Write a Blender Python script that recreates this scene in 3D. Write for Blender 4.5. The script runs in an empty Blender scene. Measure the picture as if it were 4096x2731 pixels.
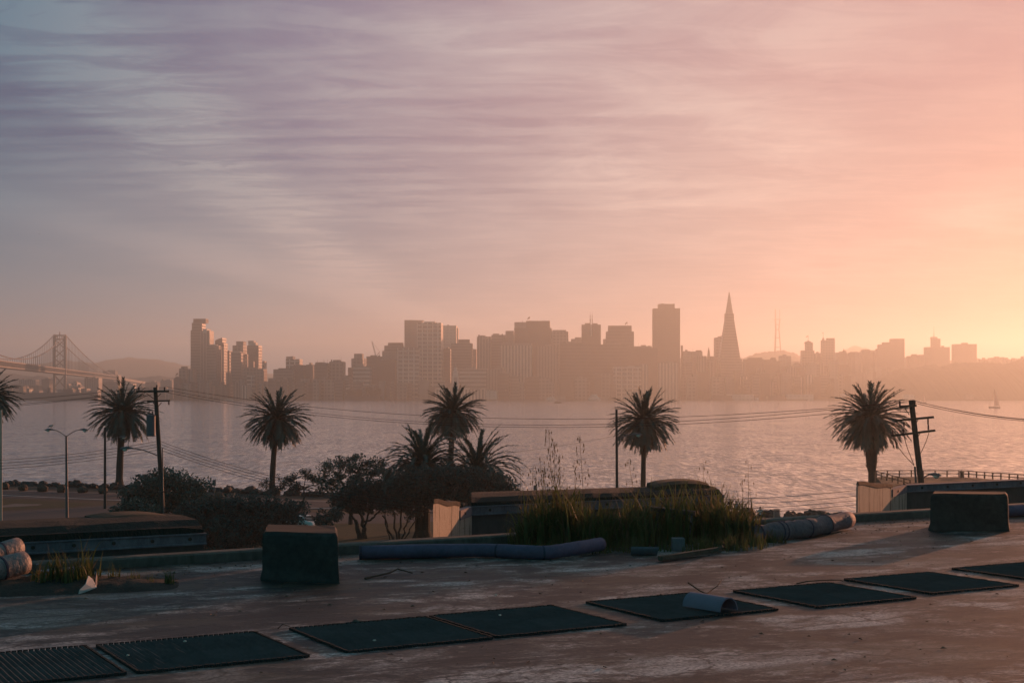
import bpy, math, random
from mathutils import Vector, Matrix
random.seed(7)
R = math.radians
sc = bpy.context.scene
COL = sc.collection
# ------------------------------------------------------------------ camera model
# photograph 4096 x 2731, 50 mm lens; horizon 210 px under the centre
W0, H0, F, HY, EYE = 4096.0, 2731.0, 5688.9, 1576.0, 14.0
ROOF, LAND, CITY = 12.0, 1.7, 3.0
def P(x, y, Y):            # point seen at photo pixel (x, y), Y metres ahead
    return Vector(((x - 2048) / F * Y, Y, EYE - (y - HY) / F * Y))
def G(x, y, z):            # point of the level z seen at photo pixel (x, y)
    return P(x, y, (EYE - z) * F / (y - HY))
def zat(y, Y): return EYE - (y - HY) / F * Y
CROP = {'A': (680, 1240, .3061), 'B': (1380, 1250, .3061), 'C': (2000, 1200, .3061), 'D': (2600, 1200, .3401),
        'E': (3300, 1250, .3384), 'L': (0, 1300, .3061), 'S': (0, 0, 1.0)}
def px(c, x, y):
    a, b, s = CROP[c]
    return a + s * x, b + s * y
cam = bpy.data.cameras.new('camera'); cam.lens = 50; cam.sensor_width = 36
cam.shift_y = (HY - H0 / 2) / W0; cam.clip_start = .1; cam.clip_end = 40000
co = bpy.data.objects.new('camera', cam); COL.objects.link(co)
co.location = (0, 0, EYE); co.rotation_euler = (R(90), 0, 0); sc.camera = co
# ------------------------------------------------------------------ render
sc.render.engine = 'CYCLES'
sc.cycles.use_denoising = True; sc.cycles.use_adaptive_sampling = False; sc.cycles.denoising_prefilter = 'ACCURATE'
sc.cycles.max_bounces = 5; sc.cycles.diffuse_bounces = 2; sc.cycles.glossy_bounces = 2
sc.cycles.transmission_bounces = 2; sc.cycles.transparent_max_bounces = 6; sc.cycles.volume_bounces = 0
sc.cycles.caustics_reflective = False; sc.cycles.caustics_refractive = False
sc.cycles.sample_clamp_indirect = 4
sc.view_settings.view_transform = 'Standard'; sc.view_settings.look = 'None'
sc.view_settings.gamma = 1; sc.view_settings.exposure = EXPO = 0.53
K = 2 ** -EXPO
# ------------------------------------------------------------------ node helpers
class NT:
    def __init__(s, tree): s.t = tree; s.n = tree.nodes; s.l = tree.links
    def new(s, typ, **kw):
        n = s.n.new(typ)
        for k, v in kw.items():
            if k.startswith('i_'): n.inputs[int(k[2:])].default_value = v
            else: setattr(n, k, v)
        return n
    def link(s, a, b): s.l.new(a, b)
    def math(s, op, a, b=None, c=None, clamp=False):
        n = s.n.new('ShaderNodeMath'); n.operation = op; n.use_clamp = clamp
        for i, v in enumerate((a, b, c)):
            if v is None: continue
            if isinstance(v, (int, float)): n.inputs[i].default_value = v
            else: s.l.new(v, n.inputs[i])
        return n.outputs[0]
    def vmath(s, op, a, b=None):
        n = s.n.new('ShaderNodeVectorMath'); n.operation = op
        for i, v in enumerate((a, b)):
            if v is None: continue
            if isinstance(v, (tuple, list, Vector)): n.inputs[i].default_value = v
            else: s.l.new(v, n.inputs[i])
        return n.outputs['Value'] if op in ('DOT_PRODUCT', 'LENGTH') else n.outputs[0]
    def mix(s, f, a, b, typ='MIX'):
        n = s.n.new('ShaderNodeMix'); n.data_type = 'RGBA'; n.blend_type = typ
        for i, v in ((0, f), (6, a), (7, b)):
            if isinstance(v, (int, float)): n.inputs[i].default_value = v
            elif isinstance(v, (tuple, list)): n.inputs[i].default_value = tuple(v) + ((1,) if len(v) == 3 else ())
            else: s.l.new(v, n.inputs[i])
        return n.outputs[2]
    def ramp(s, f, stops, interp='LINEAR'):
        n = s.n.new('ShaderNodeValToRGB'); n.color_ramp.interpolation = interp
        e = n.color_ramp.elements
        while len(e) < len(stops): e.new(1)
        for el, (p, c) in zip(e, stops):
            el.position = p
            el.color = tuple(c) + (1,) if isinstance(c, (tuple, list)) else (c, c, c, 1)
        s.l.new(f, n.inputs[0]); return n.outputs[0]
    def noise(s, vec, scale, detail=4, rough=.55, dist=0):
        n = s.n.new('ShaderNodeTexNoise'); n.inputs['Scale'].default_value = scale
        n.inputs['Detail'].default_value = detail; n.inputs['Roughness'].default_value = rough
        n.inputs['Distortion'].default_value = dist
        if vec is not None: s.l.new(vec, n.inputs['Vector'])
        return n.outputs['Fac']
    def map(s, vec, scale=(1, 1, 1), rot=(0, 0, 0), loc=(0, 0, 0)):
        n = s.n.new('ShaderNodeMapping'); n.inputs['Scale'].default_value = scale
        n.inputs['Rotation'].default_value = rot; n.inputs['Location'].default_value = loc
        s.l.new(vec, n.inputs['Vector']); return n.outputs[0]
MATS = {}
def newmat(name):
    m = bpy.data.materials.new(name); m.use_nodes = True
    t = NT(m.node_tree); b = m.node_tree.nodes['Principled BSDF']
    return m, t, b
def mat(name, col, rough=.75, var=.3, scale=3.0, metal=0.0, bump=0.0, spec=.4, col2=None, stretch=(1, 1, 1)):
    """painted, rusty, earthy … surfaces: a base colour broken up by two sizes of noise"""
    if name in MATS: return MATS[name]
    m, t, b = newmat(name)
    tc = t.new('ShaderNodeTexCoord').outputs['Object']
    v = t.map(tc, scale=stretch)
    f = t.noise(v, scale, 5, .6); g = t.noise(v, scale * 6.3, 3, .6)
    k = t.math('MULTIPLY_ADD', g, .4, t.math('MULTIPLY', f, .6))
    k = t.ramp(k, [(.32, 0), (.68, 1)])
    lo = tuple(c * (1 - var) for c in col) if col2 is None else col2
    hi = tuple(min(1, c * (1 + var)) for c in col) if col2 is None else col
    t.link(t.mix(k, lo, hi), b.inputs['Base Color'])
    b.inputs['Roughness'].default_value = rough; b.inputs['Metallic'].default_value = metal
    b.inputs['Specular IOR Level'].default_value = spec
    if bump:
        bn = t.new('ShaderNodeBump'); bn.inputs['Strength'].default_value = .6; bn.inputs['Distance'].default_value = bump
        t.link(k, bn.inputs['Height']); t.link(bn.outputs[0], b.inputs['Normal'])
    MATS[name] = m; return m
def leafmat(name, col, col2, trans=.35, rough=.55, scale=2.0):
    if name in MATS: return MATS[name]
    m, t, b = newmat(name)
    tc = t.new('ShaderNodeTexCoord').outputs['Object']
    k = t.ramp(t.noise(tc, scale, 4, .6), [(.35, 0), (.65, 1)])
    c = t.mix(k, col, col2); t.link(c, b.inputs['Base Color'])
    b.inputs['Roughness'].default_value = rough; b.inputs['Specular IOR Level'].default_value = .35
    tr = t.new('ShaderNodeBsdfTranslucent'); t.link(c, tr.inputs[0])
    mx = t.new('ShaderNodeMixShader'); mx.inputs[0].default_value = trans
    t.link(b.outputs[0], mx.inputs[1]); t.link(tr.outputs[0], mx.inputs[2])
    t.link(mx.outputs[0], m.node_tree.nodes['Material Output'].inputs[0])
    MATS[name] = m; return m
def facade(name, wall, glass, kind, fh=3.9, pitch=4.5, open_h=.5, open_w=.6):
    """storeys of windows in the wall's own metres"""
    if name in MATS: return MATS[name]
    m, t, b = newmat(name)
    tc = t.new('ShaderNodeTexCoord').outputs['Object']
    s = t.new('ShaderNodeSeparateXYZ'); t.link(tc, s.inputs[0])
    u = t.math('ADD', s.outputs[0], s.outputs[1])
    hz = t.math('LESS_THAN', t.math('FRACT', t.math('DIVIDE', s.outputs[2], fh)), open_h)
    vt = t.math('LESS_THAN', t.math('FRACT', t.math('DIVIDE', u, pitch)), open_w)
    w = {'h': hz, 'v': vt}.get(kind) or t.math('MULTIPLY', hz, vt)
    if kind == 'plain': w = t.math('MULTIPLY', w, .35)
    # blinds and pane tone differ from bay to bay
    cell = t.new('ShaderNodeCombineXYZ')
    t.link(t.math('FLOOR', t.math('DIVIDE', u, pitch)), cell.inputs[0]); t.link(t.math('FLOOR', t.math('DIVIDE', s.outputs[2], fh)), cell.inputs[2])
    wn = t.new('ShaderNodeTexWhiteNoise'); t.link(cell.outputs[0], wn.inputs['Vector'])
    gl = t.mix(t.math('MULTIPLY', wn.outputs['Value'], .5), glass, tuple(min(1, c * 2.2 + .03) for c in glass))
    geo = t.new('ShaderNodeNewGeometry'); sn = t.new('ShaderNodeSeparateXYZ'); t.link(geo.outputs['Normal'], sn.inputs[0])
    w = t.math('MULTIPLY', w, t.math('LESS_THAN', sn.outputs[2], .5))
    st = t.noise(tc, .06, 3)
    wl = t.mix(st, tuple(c * .8 for c in wall), tuple(min(1, c * 1.2) for c in wall))
    t.link(t.mix(w, wl, gl), b.inputs['Base Color'])
    t.link(t.math('MULTIPLY_ADD', w, -.5, .8), b.inputs['Roughness'])
    MATS[name] = m; return m
# ------------------------------------------------------------------ mesh helpers
def frame_of(d):
    d = d.normalized(); a = Vector((0, 0, 1)) if abs(d.z) < .9 else Vector((1, 0, 0))
    x = d.cross(a).normalized(); return x, x.cross(d).normalized()
class MB:
    def __init__(s): s.v = []; s.f = []
    def add(s, vs, fs):
        o = len(s.v); s.v += [tuple(v) for v in vs]; s.f += [tuple(i + o for i in f) for f in fs]; return s
    def box(s, c, size, rz=0.0, m=None):
        x, y, z = (q / 2 for q in size); M = Matrix.Rotation(rz, 3, 'Z') if m is None else m
        vs = [Vector(c) + M @ Vector((a * x, b * y, d * z)) for d in (-1, 1) for a, b in ((-1, -1), (1, -1), (1, 1), (-1, 1))]
        return s.add(vs, [(3, 2, 1, 0), (4, 5, 6, 7), (0, 1, 5, 4), (1, 2, 6, 5), (2, 3, 7, 6), (3, 0, 4, 7)])
    def beam(s, a, b, w, h, up=(0, 0, 1)):
        a, b = Vector(a), Vector(b); d = b - a; L = d.length; y = d / L; u = Vector(up)
        x = y.cross(u); x = x.normalized() if x.length > 1e-4 else Vector((1, 0, 0)); z = x.cross(y)
        return s.box((a + b) / 2, (w, L, h), m=Matrix((x, y, z)).transposed())
    def prism(s, poly, z0, z1):
        n = len(poly)
        return s.add([(p[0], p[1], z0) for p in poly] + [(p[0], p[1], z1) for p in poly],
                     [tuple(range(n))[::-1], tuple(range(n, 2 * n))] + [(i, (i + 1) % n, n + (i + 1) % n, n + i) for i in range(n)])
    def slab(s, poly, y0, y1):     # front elevation (x, z) given clockwise or not, run back from y0 to y1
        n = len(poly)
        return s.add([(p[0], y0, p[1]) for p in poly] + [(p[0], y1, p[1]) for p in poly],
                     [tuple(range(n)), tuple(range(n, 2 * n))[::-1]] + [(i, n + i, n + (i + 1) % n, (i + 1) % n) for i in range(n)])
    def sweep(s, prof, path_dir, a, L, side):   # profile (w, z) run along path_dir from a for L; w along side
        a, d, sd = Vector(a), Vector(path_dir), Vector(side); n = len(prof)
        v0 = [a + sd * w + Vector((0, 0, z)) for w, z in prof]
        return s.add(v0 + [v + d * L for v in v0], [tuple(range(n)), tuple(range(n, 2 * n))[::-1]] + [(i, n + i, n + (i + 1) % n, (i + 1) % n) for i in range(n)])
    def tube(s, pts, r, n=8, cap=True):
        pts = [Vector(p) for p in pts]; m = len(pts)
        rs = [r] * m if isinstance(r, (int, float)) else r
        vs = []; x = None
        for i, p in enumerate(pts):
            d = pts[min(i + 1, m - 1)] - pts[max(i - 1, 0)]
            if x is None: x, z = frame_of(d)
            else:
                d = d.normalized(); x = (x - d * x.dot(d)); x = x.normalized() if x.length > 1e-6 else frame_of(d)[0]
            z = x.cross(d.normalized())
            vs += [p + (x * math.cos(2 * math.pi * k / n) + z * math.sin(2 * math.pi * k / n)) * rs[i] for k in range(n)]
        fs = [(i * n + k, i * n + (k + 1) % n, (i + 1) * n + (k + 1) % n, (i + 1) * n + k) for i in range(m - 1) for k in range(n)]
        if cap: fs += [tuple(range(n))[::-1], tuple(range((m - 1) * n, m * n))]
        return s.add(vs, fs)
    def lathe(s, prof, c=(0, 0, 0), n=16):
        return s.tube([Vector(c) + Vector((0, 0, z)) for r, z in prof], [max(r, 1e-4) for r, z in prof], n)
    def blob(s, c, r, n=10, m=6, rough=0.0, squash=1.0, seed=0):
        rnd = random.Random(seed); c = Vector(c); vs = []; r = Vector(r) if not isinstance(r, (int, float)) else Vector((r, r, r))
        for j in range(m + 1):
            th = math.pi * j / m
            for i in range(n):
                ph = 2 * math.pi * i / n; k = 1 + rough * (rnd.random() - .5) * 2
                vs.append(c + Vector((math.sin(th) * math.cos(ph) * r.x * k, math.sin(th) * math.sin(ph) * r.y * k, math.cos(th) * r.z * (k if 0 < j < m else 1))))
        return s.add(vs, [(j * n + i, (j + 1) * n + i, (j + 1) * n + (i + 1) % n, j * n + (i + 1) % n) for j in range(m) for i in range(n)])
    def obj(s, name, mt, parent=None, smooth=False, loc=(0, 0, 0), bevel=0):
        me = bpy.data.meshes.new(name); me.from_pydata(s.v, [], s.f); me.update()
        if mt: me.materials.append(mt)
        if smooth: me.polygons.foreach_set('use_smooth', [True] * len(me.polygons))
        o = bpy.data.objects.new(name, me); COL.objects.link(o); o.location = loc
        if parent: o.parent = parent
        if bevel:
            b = o.modifiers.new('bevel', 'BEVEL'); b.width = bevel; b.segments = 2; b.limit_method = 'ANGLE'
        return o
def tag(o, label=None, cat=None, group=None, kind=None):
    if label: o['label'] = label
    if cat: o['category'] = cat
    if group: o['group'] = group
    if kind: o['kind'] = kind
    return o
def thing(name, label, cat, loc=(0, 0, 0), rz=0.0, group=None):
    o = bpy.data.objects.new(name, None); o.empty_display_size = .3; COL.objects.link(o)
    o.location = loc; o.rotation_euler = (0, 0, rz)
    return tag(o, label, cat, group)
def struct(name, mb, mt, smooth=False): return tag(mb.obj(name, mt, smooth=smooth), kind='structure')
def dup(root, loc=None, rz=None, scale=None, label=None):
    def cp(o, par):
        c = o.copy(); COL.objects.link(c); c.parent = par
        for ch in list(o.children): cp(ch, c)
        return c
    r = cp(root, None)
    if loc is not None: r.location = loc
    if rz is not None: r.rotation_euler = (0, 0, rz)
    if scale is not None: r.scale = (scale,) * 3 if isinstance(scale, (int, float)) else scale
    if label: r['label'] = label
    return r
# ------------------------------------------------------------------ sun, sky, haze
AZ, EL = 35.0, 5.9
SUN = Vector((math.sin(R(AZ)) * math.cos(R(EL)), math.cos(R(AZ)) * math.cos(R(EL)), math.sin(R(EL))))
sl = bpy.data.lights.new('sun', 'SUN'); sl.energy = 5.0; sl.angle = R(.6); sl.color = (1, .39, .20)
so = bpy.data.objects.new('sun', sl); COL.objects.link(so); so.rotation_euler = SUN.to_track_quat('Z', 'Y').to_euler()
def make_sky():
    w = bpy.data.worlds.new('World'); sc.world = w; w.use_nodes = True
    t = NT(w.node_tree); bg = w.node_tree.nodes['Background']
    d = t.vmath('NORMALIZE', t.new('ShaderNodeTexCoord').outputs['Generated'])
    s = t.new('ShaderNodeSeparateXYZ'); t.link(d, s.inputs[0]); X, Y, Z = s.outputs
    ang = t.math('DIVIDE', t.math('ARCCOSINE', t.vmath('DOT_PRODUCT', d, tuple(SUN))), math.pi)
    A = lambda deg: deg / 180
    low = t.ramp(ang, [(A(4), (.3, .24, .24)), (A(14), (.03, .03, .09)), (A(20), (.14, .16, .23)), (A(28), (.24, .30, .36)), (A(36), (.22, .33, .41)), (A(45), (.12, .32, .41)),
                       (A(57), (.02, .25, .37)), (A(72), (.05, .24, .29)), (A(95), (.11, .44, .46)), (1, (.12, .50, .52))])
    high = t.ramp(ang, [(A(8), (.48, .33, .33)), (A(17), (.42, .26, .31)), (A(25), (.44, .29, .34)), (A(35), (.31, .25, .34)), (A(43), (.14, .155, .30)), (A(52), (.0, .06, .20)),
                        (A(60), (.0, .055, .155)), (A(80), (.05, .22, .27)), (1, (.09, .40, .44))])
    el = t.math('ARCSINE', Z)
    k = t.new('ShaderNodeMapRange', interpolation_type='SMOOTHSTEP'); t.link(el, k.inputs[0]); k.inputs[1].default_value = R(2); k.inputs[2].default_value = R(13.5)
    c = t.mix(k.outputs[0], low, high)
    k2 = t.new('ShaderNodeMapRange', interpolation_type='SMOOTHSTEP'); t.link(el, k2.inputs[0]); k2.inputs[1].default_value = R(15); k2.inputs[2].default_value = R(40)
    c = t.mix(k2.outputs[0], c, (.030, .15, .20))
    # cirrus: ripples and veils on a layer high above, seen in perspective
    zz = t.math('ADD', t.math('MAXIMUM', Z, 0), .05)
    pl = t.new('ShaderNodeCombineXYZ'); t.link(t.math('DIVIDE', X, zz), pl.inputs[0]); t.link(t.math('DIVIDE', Y, zz), pl.inputs[1])
    pv = pl.outputs[0]
    veil = t.noise(t.map(pv, (.50, .30, 1), (0, 0, R(-38)), (3.4, 1.2, 0)), 1.25, 6, .58, .7)
    wisp = t.noise(t.map(pv, (.80, .95, 1), (0, 0, R(-16)), (.4, 2.2, 0)), 1.6, 8, .66, .9)
    thread = t.noise(t.map(pv, (1.1, 2.6, 1), (0, 0, R(-10)), (5.4, 1.2, 0)), 2.4, 7, .66, .8)
    veil = t.ramp(veil, [(.38, 0), (.62, 1)], 'EASE'); wisp = t.ramp(wisp, [(.38, 0), (.63, 1)], 'EASE'); thread = t.ramp(thread, [(.42, 0), (.62, 1)], 'EASE')
    px_, py_ = t.math('DIVIDE', X, zz), t.math('DIVIDE', Y, zz)
    nz = t.math('SUBTRACT', t.noise(pv, 1.1, 5, .6), .5)
    def streak(x1, y1, x2, y2, w, amp):      # a band of cirrus between two points of the layer
        L = math.hypot(x2 - x1, y2 - y1); a_, b_ = (y2 - y1) / L, -(x2 - x1) / L
        d_ = t.math('ADD', t.math('MULTIPLY', px_, a_), t.math('MULTIPLY_ADD', py_, b_, -(a_ * x1 + b_ * y1)))
        d_ = t.math('ABSOLUTE', t.math('ADD', d_, t.math('MULTIPLY', nz, amp)))
        return t.ramp(t.math('DIVIDE', d_, w), [(0, 1), (1, 0)], 'EASE')
    def puff(x1, y1, rx, ry, amp):
        q = t.math('ADD', t.math('POWER', t.math('DIVIDE', t.math('SUBTRACT', px_, x1), rx), 2), t.math('POWER', t.math('DIVIDE', t.math('SUBTRACT', py_, y1), ry), 2))
        return t.ramp(t.math('ADD', q, t.math('MULTIPLY', nz, amp)), [(0, 1), (1, 0)], 'EASE')
    st1 = streak(-1.02, 4.1, -.78, 8.9, .34, .5); st2 = streak(-1.96, 5.4, -.7, 9.2, .42, .5); pf = t.math('ADD', puff(.56, 4.75, .62, 1.3, 1.4), t.math('ADD', puff(2.0, 5.3, .55, 1.0, 1.2), t.math('MULTIPLY', puff(.2, 3.3, .9, .5, 1.4), .5)))
    wv = t.new('ShaderNodeTexWave', wave_type='BANDS', bands_direction='Y'); wv.inputs['Scale'].default_value = 1.45; wv.inputs['Distortion'].default_value = 3.0; wv.inputs['Detail'].default_value = 4; wv.inputs['Detail Scale'].default_value = .9; wv.inputs['Detail Roughness'].default_value = .62
    t.link(t.map(pv, (1, 1, 1), (0, 0, R(3))), wv.inputs['Vector'])
    rip = t.ramp(wv.outputs['Fac'], [(.15, 0), (.9, 1)], 'EASE')
    rm = t.math('MULTIPLY', puff(-.75, 4.7, 1.75, 1.9, .9), t.ramp(t.noise(pv, .9, 3), [(.38, .35), (.6, 1)]))
    cl = t.math('ADD', t.math('MULTIPLY', veil, .20), t.math('ADD', t.math('MULTIPLY', wisp, .18), t.math('MULTIPLY', thread, .20)))
    cl = t.math('ADD', cl, t.math('MULTIPLY', t.math('SUBTRACT', rip, .35), t.math('MULTIPLY', rm, .28)))
    cl = t.math('ADD', cl, t.math('ADD', t.math('MULTIPLY', t.math('MULTIPLY', st1, .85), t.math('MULTIPLY_ADD', thread, .5, .5)), t.math('ADD', t.math('MULTIPLY', st2, .60), t.math('MULTIPLY', pf, t.math('MULTIPLY_ADD', wisp, .35, .25)))))
    cl = t.math('MAXIMUM', t.math('MINIMUM', cl, 1), 0)
    fade = t.new('ShaderNodeMapRange'); t.link(el, fade.inputs[0]); fade.inputs[1].default_value = R(.5); fade.inputs[2].default_value = R(5)
    cl = t.math('MULTIPLY', cl, fade.outputs[0])
    bright = t.ramp(ang, [(A(8), (.45, .26, .27)), (A(15), (.50, .32, .33)), (A(23), (.74, .57, .53)), (A(35), (.64, .57, .57)), (A(45), (.36, .41, .46)), (A(54), (.10, .24, .34)), (A(62), (.01, .13, .24)), (A(80), (.08, .12, .15)), (A(110), (.035, .08, .09))])
    c = t.mix(t.math('MULTIPLY', cl, .95), t.mix(.10, c, (.10, .12, .30), 'MULTIPLY'), bright)
    glow = t.ramp(ang, [(0, .6), (A(6), .15), (A(12), .0), (A(22), 0)], 'EASE')
    c = t.mix(1, c, t.mix(1, glow, (1, .70, .48), 'MULTIPLY'), 'ADD')
    sky = t.new('ShaderNodeTexSky', sky_type='NISHITA', sun_disc=False); sky.sun_elevation = R(EL); sky.sun_rotation = R(AZ)
    sky.altitude = 10; sky.air_density = 1.2; sky.dust_density = 2.0; sky.ozone_density = 1.5
    b1 = t.new('ShaderNodeBackground'); t.link(sky.outputs[0], b1.inputs[0]); b1.inputs[1].default_value = .05 * K * .02
    t.link(c, bg.inputs[0]); bg.inputs[1].default_value = K * SKYK
    ad = t.new('ShaderNodeAddShader'); t.link(bg.outputs[0], ad.inputs[0]); t.link(b1.outputs[0], ad.inputs[1])
    t.link(ad.outputs[0], w.node_tree.nodes['World Output'].inputs[0])
SKYK = .92
make_sky()
HAZE_TOP = 398.0
def make_haze():
    m = bpy.data.materials.new('haze'); m.use_nodes = True; n = m.node_tree.nodes
    n.remove(n['Principled BSDF'])
    v = n.new('ShaderNodeVolumePrincipled'); v.inputs['Color'].default_value = (.82, .97, 1.0, 1)
    v.inputs['Density'].default_value = .00019; v.inputs['Anisotropy'].default_value = .57
    m.node_tree.links.new(v.outputs[0], n['Material Output'].inputs['Volume'])
    b = MB().box((0, 5150, HAZE_TOP / 2 - 1.5), (11000, 11000, HAZE_TOP + 3)).obj('haze', m)
    tag(b, kind='stuff')
make_haze()
# ================================================================== water, land, roof
def water_mat():
    m, t, b = newmat('bay_water')
    o = t.new('ShaderNodeTexCoord').outputs['Object']
    n1 = t.noise(t.map(o, (1, 1.5, 1), (0, 0, R(12))), .26, 4, .6, .4)
    n2 = t.noise(t.map(o, (1, 2.0, 1), (0, 0, R(-9))), .75, 3, .6, .3)
    n3 = t.noise(t.map(o, (1, 1.0, 1), (0, 0, R(4))), .055, 3, .6)
    n4 = t.noise(t.map(o, (.25, 1, 1), (0, 0, R(3))), .006, 4, .6)
    h = t.math('ADD', t.math('MULTIPLY', n1, 1.1), t.math('ADD', t.math('MULTIPLY', n2, .26), t.math('MULTIPLY', n3, 3.0)))
    bn = t.new('ShaderNodeBump'); bn.inputs['Distance'].default_value = 1.15
    n5 = t.ramp(t.noise(t.map(o, (.95, .17, 1), (0, 0, R(2))), 1.0, 4, .66, .3), [(.42, .06), (.58, 1)]); n6 = t.ramp(t.noise(t.map(o, (.12, .022, 1), (0, 0, R(-2))), 1.0, 3, .6, .3), [(.38, .35), (.62, 1)])
    t.link(t.math('MULTIPLY', t.math('MULTIPLY', n5, n6), t.math('MULTIPLY_ADD', n4, .8, .55)), bn.inputs['Strength'])
    t.link(h, bn.inputs['Height']); t.link(bn.outputs[0], b.inputs['Normal'])
    b.inputs['Base Color'].default_value = (.085, .16, .20, 1)
    b.inputs['Roughness'].default_value = .10; b.inputs['IOR'].default_value = 1.9
    return m
mb = MB(); mb.add([(-5300, 100, 0), (5300, 100, 0), (5300, 10400, 0), (-5300, 10400, 0)], [(0, 1, 2, 3)])
struct('water', mb, water_mat())
# the island the roof stands on; its shore runs obliquely across the view
SHORE_PX = [(-900, 1908), (0, 1938), (250, 1944), (480, 1955), (900, 1966), (1100, 1978), (1700, 1996), (2000, 2010), (2900, 2055), (3100, 2066), (3400, 2072)]
SHORE = [G(x, y, LAND) for x, y in SHORE_PX]
EARTH = mat('dry_grass_earth', (.022, .034, .026), .95, .45, .35, col2=(.013, .020, .016))
poly = [(p.x, p.y) for p in SHORE] + [(37.2, 150), (46, 152), (150, 120), (150, -40), (-160, -40), (-160, 215)]
mb = MB().prism(poly[::-1], -1.2, LAND); struct('ground', mb, EARTH)
ASPH = mat('asphalt', (.038, .050, .060), .9, .25, 1.5, col2=(.027, .037, .044)); PALE = mat('pale_paving', (.12, .115, .11), .9, .2, .8)
def gp(*pts, z=LAND): return [G(x, y, z) for x, y in pts]
def sheet(name, pts, dz, mt, kind='structure'):
    mb = MB(); mb.add([Vector((p.x, p.y, LAND + dz)) for p in pts], [tuple(range(len(pts)))[::-1]])
    return tag(mb.obj(name, mt), kind=kind)
sheet('road', gp((-900, 1945), (0, 1962), (520, 1977), (1500, 2015), (2900, 2090), (2900, 2105), (1500, 2045), (520, 2004), (0, 1991), (-900, 1970)), .012, ASPH)
sheet('shoulder', gp((-900, 1940), (0, 1957), (520, 1972), (1500, 2009), (1500, 2015), (520, 1977), (0, 1962), (-900, 1945)), .008, PALE)
sheet('road_line', gp((-900, 1960), (0, 1979.2), (520, 2001.5), (1500, 2040), (1500, 2041.6), (520, 2003), (0, 1980.6), (-900, 1961.2)), .018, mat('white_line', (.45, .43, .42), .8, .15))
sheet('footpath', gp((-300, 2026), (0, 2022), (60, 2014), (172, 2016), (150, 2021), (0, 2029), (-300, 2036)), .008, PALE)
sheet('parking_lot', gp((-900, 2100), (0, 2046), (300, 2030), (560, 2012), (1300, 2052), (1700, 2062), (1850, 2080), (1560, 2092), (1250, 2092), (1000, 2140), (0, 2240), (-900, 2240)), .006, ASPH)
LAWN = mat('lawn_green', (.020, .042, .014), .95, .4, 1.2, col2=(.010, .022, .008), bump=.05)
sheet('lawn', gp((1040, 2140), (1260, 2094), (1560, 2094), (1900, 2084), (2100, 2120), (2100, 2260), (1000, 2260)), .022, LAWN)
sheet('grass_strip', gp((-500, 1996), (0, 1993), (380, 2012), (300, 2026), (0, 2040), (-500, 2058)), .004, LAWN)
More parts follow.
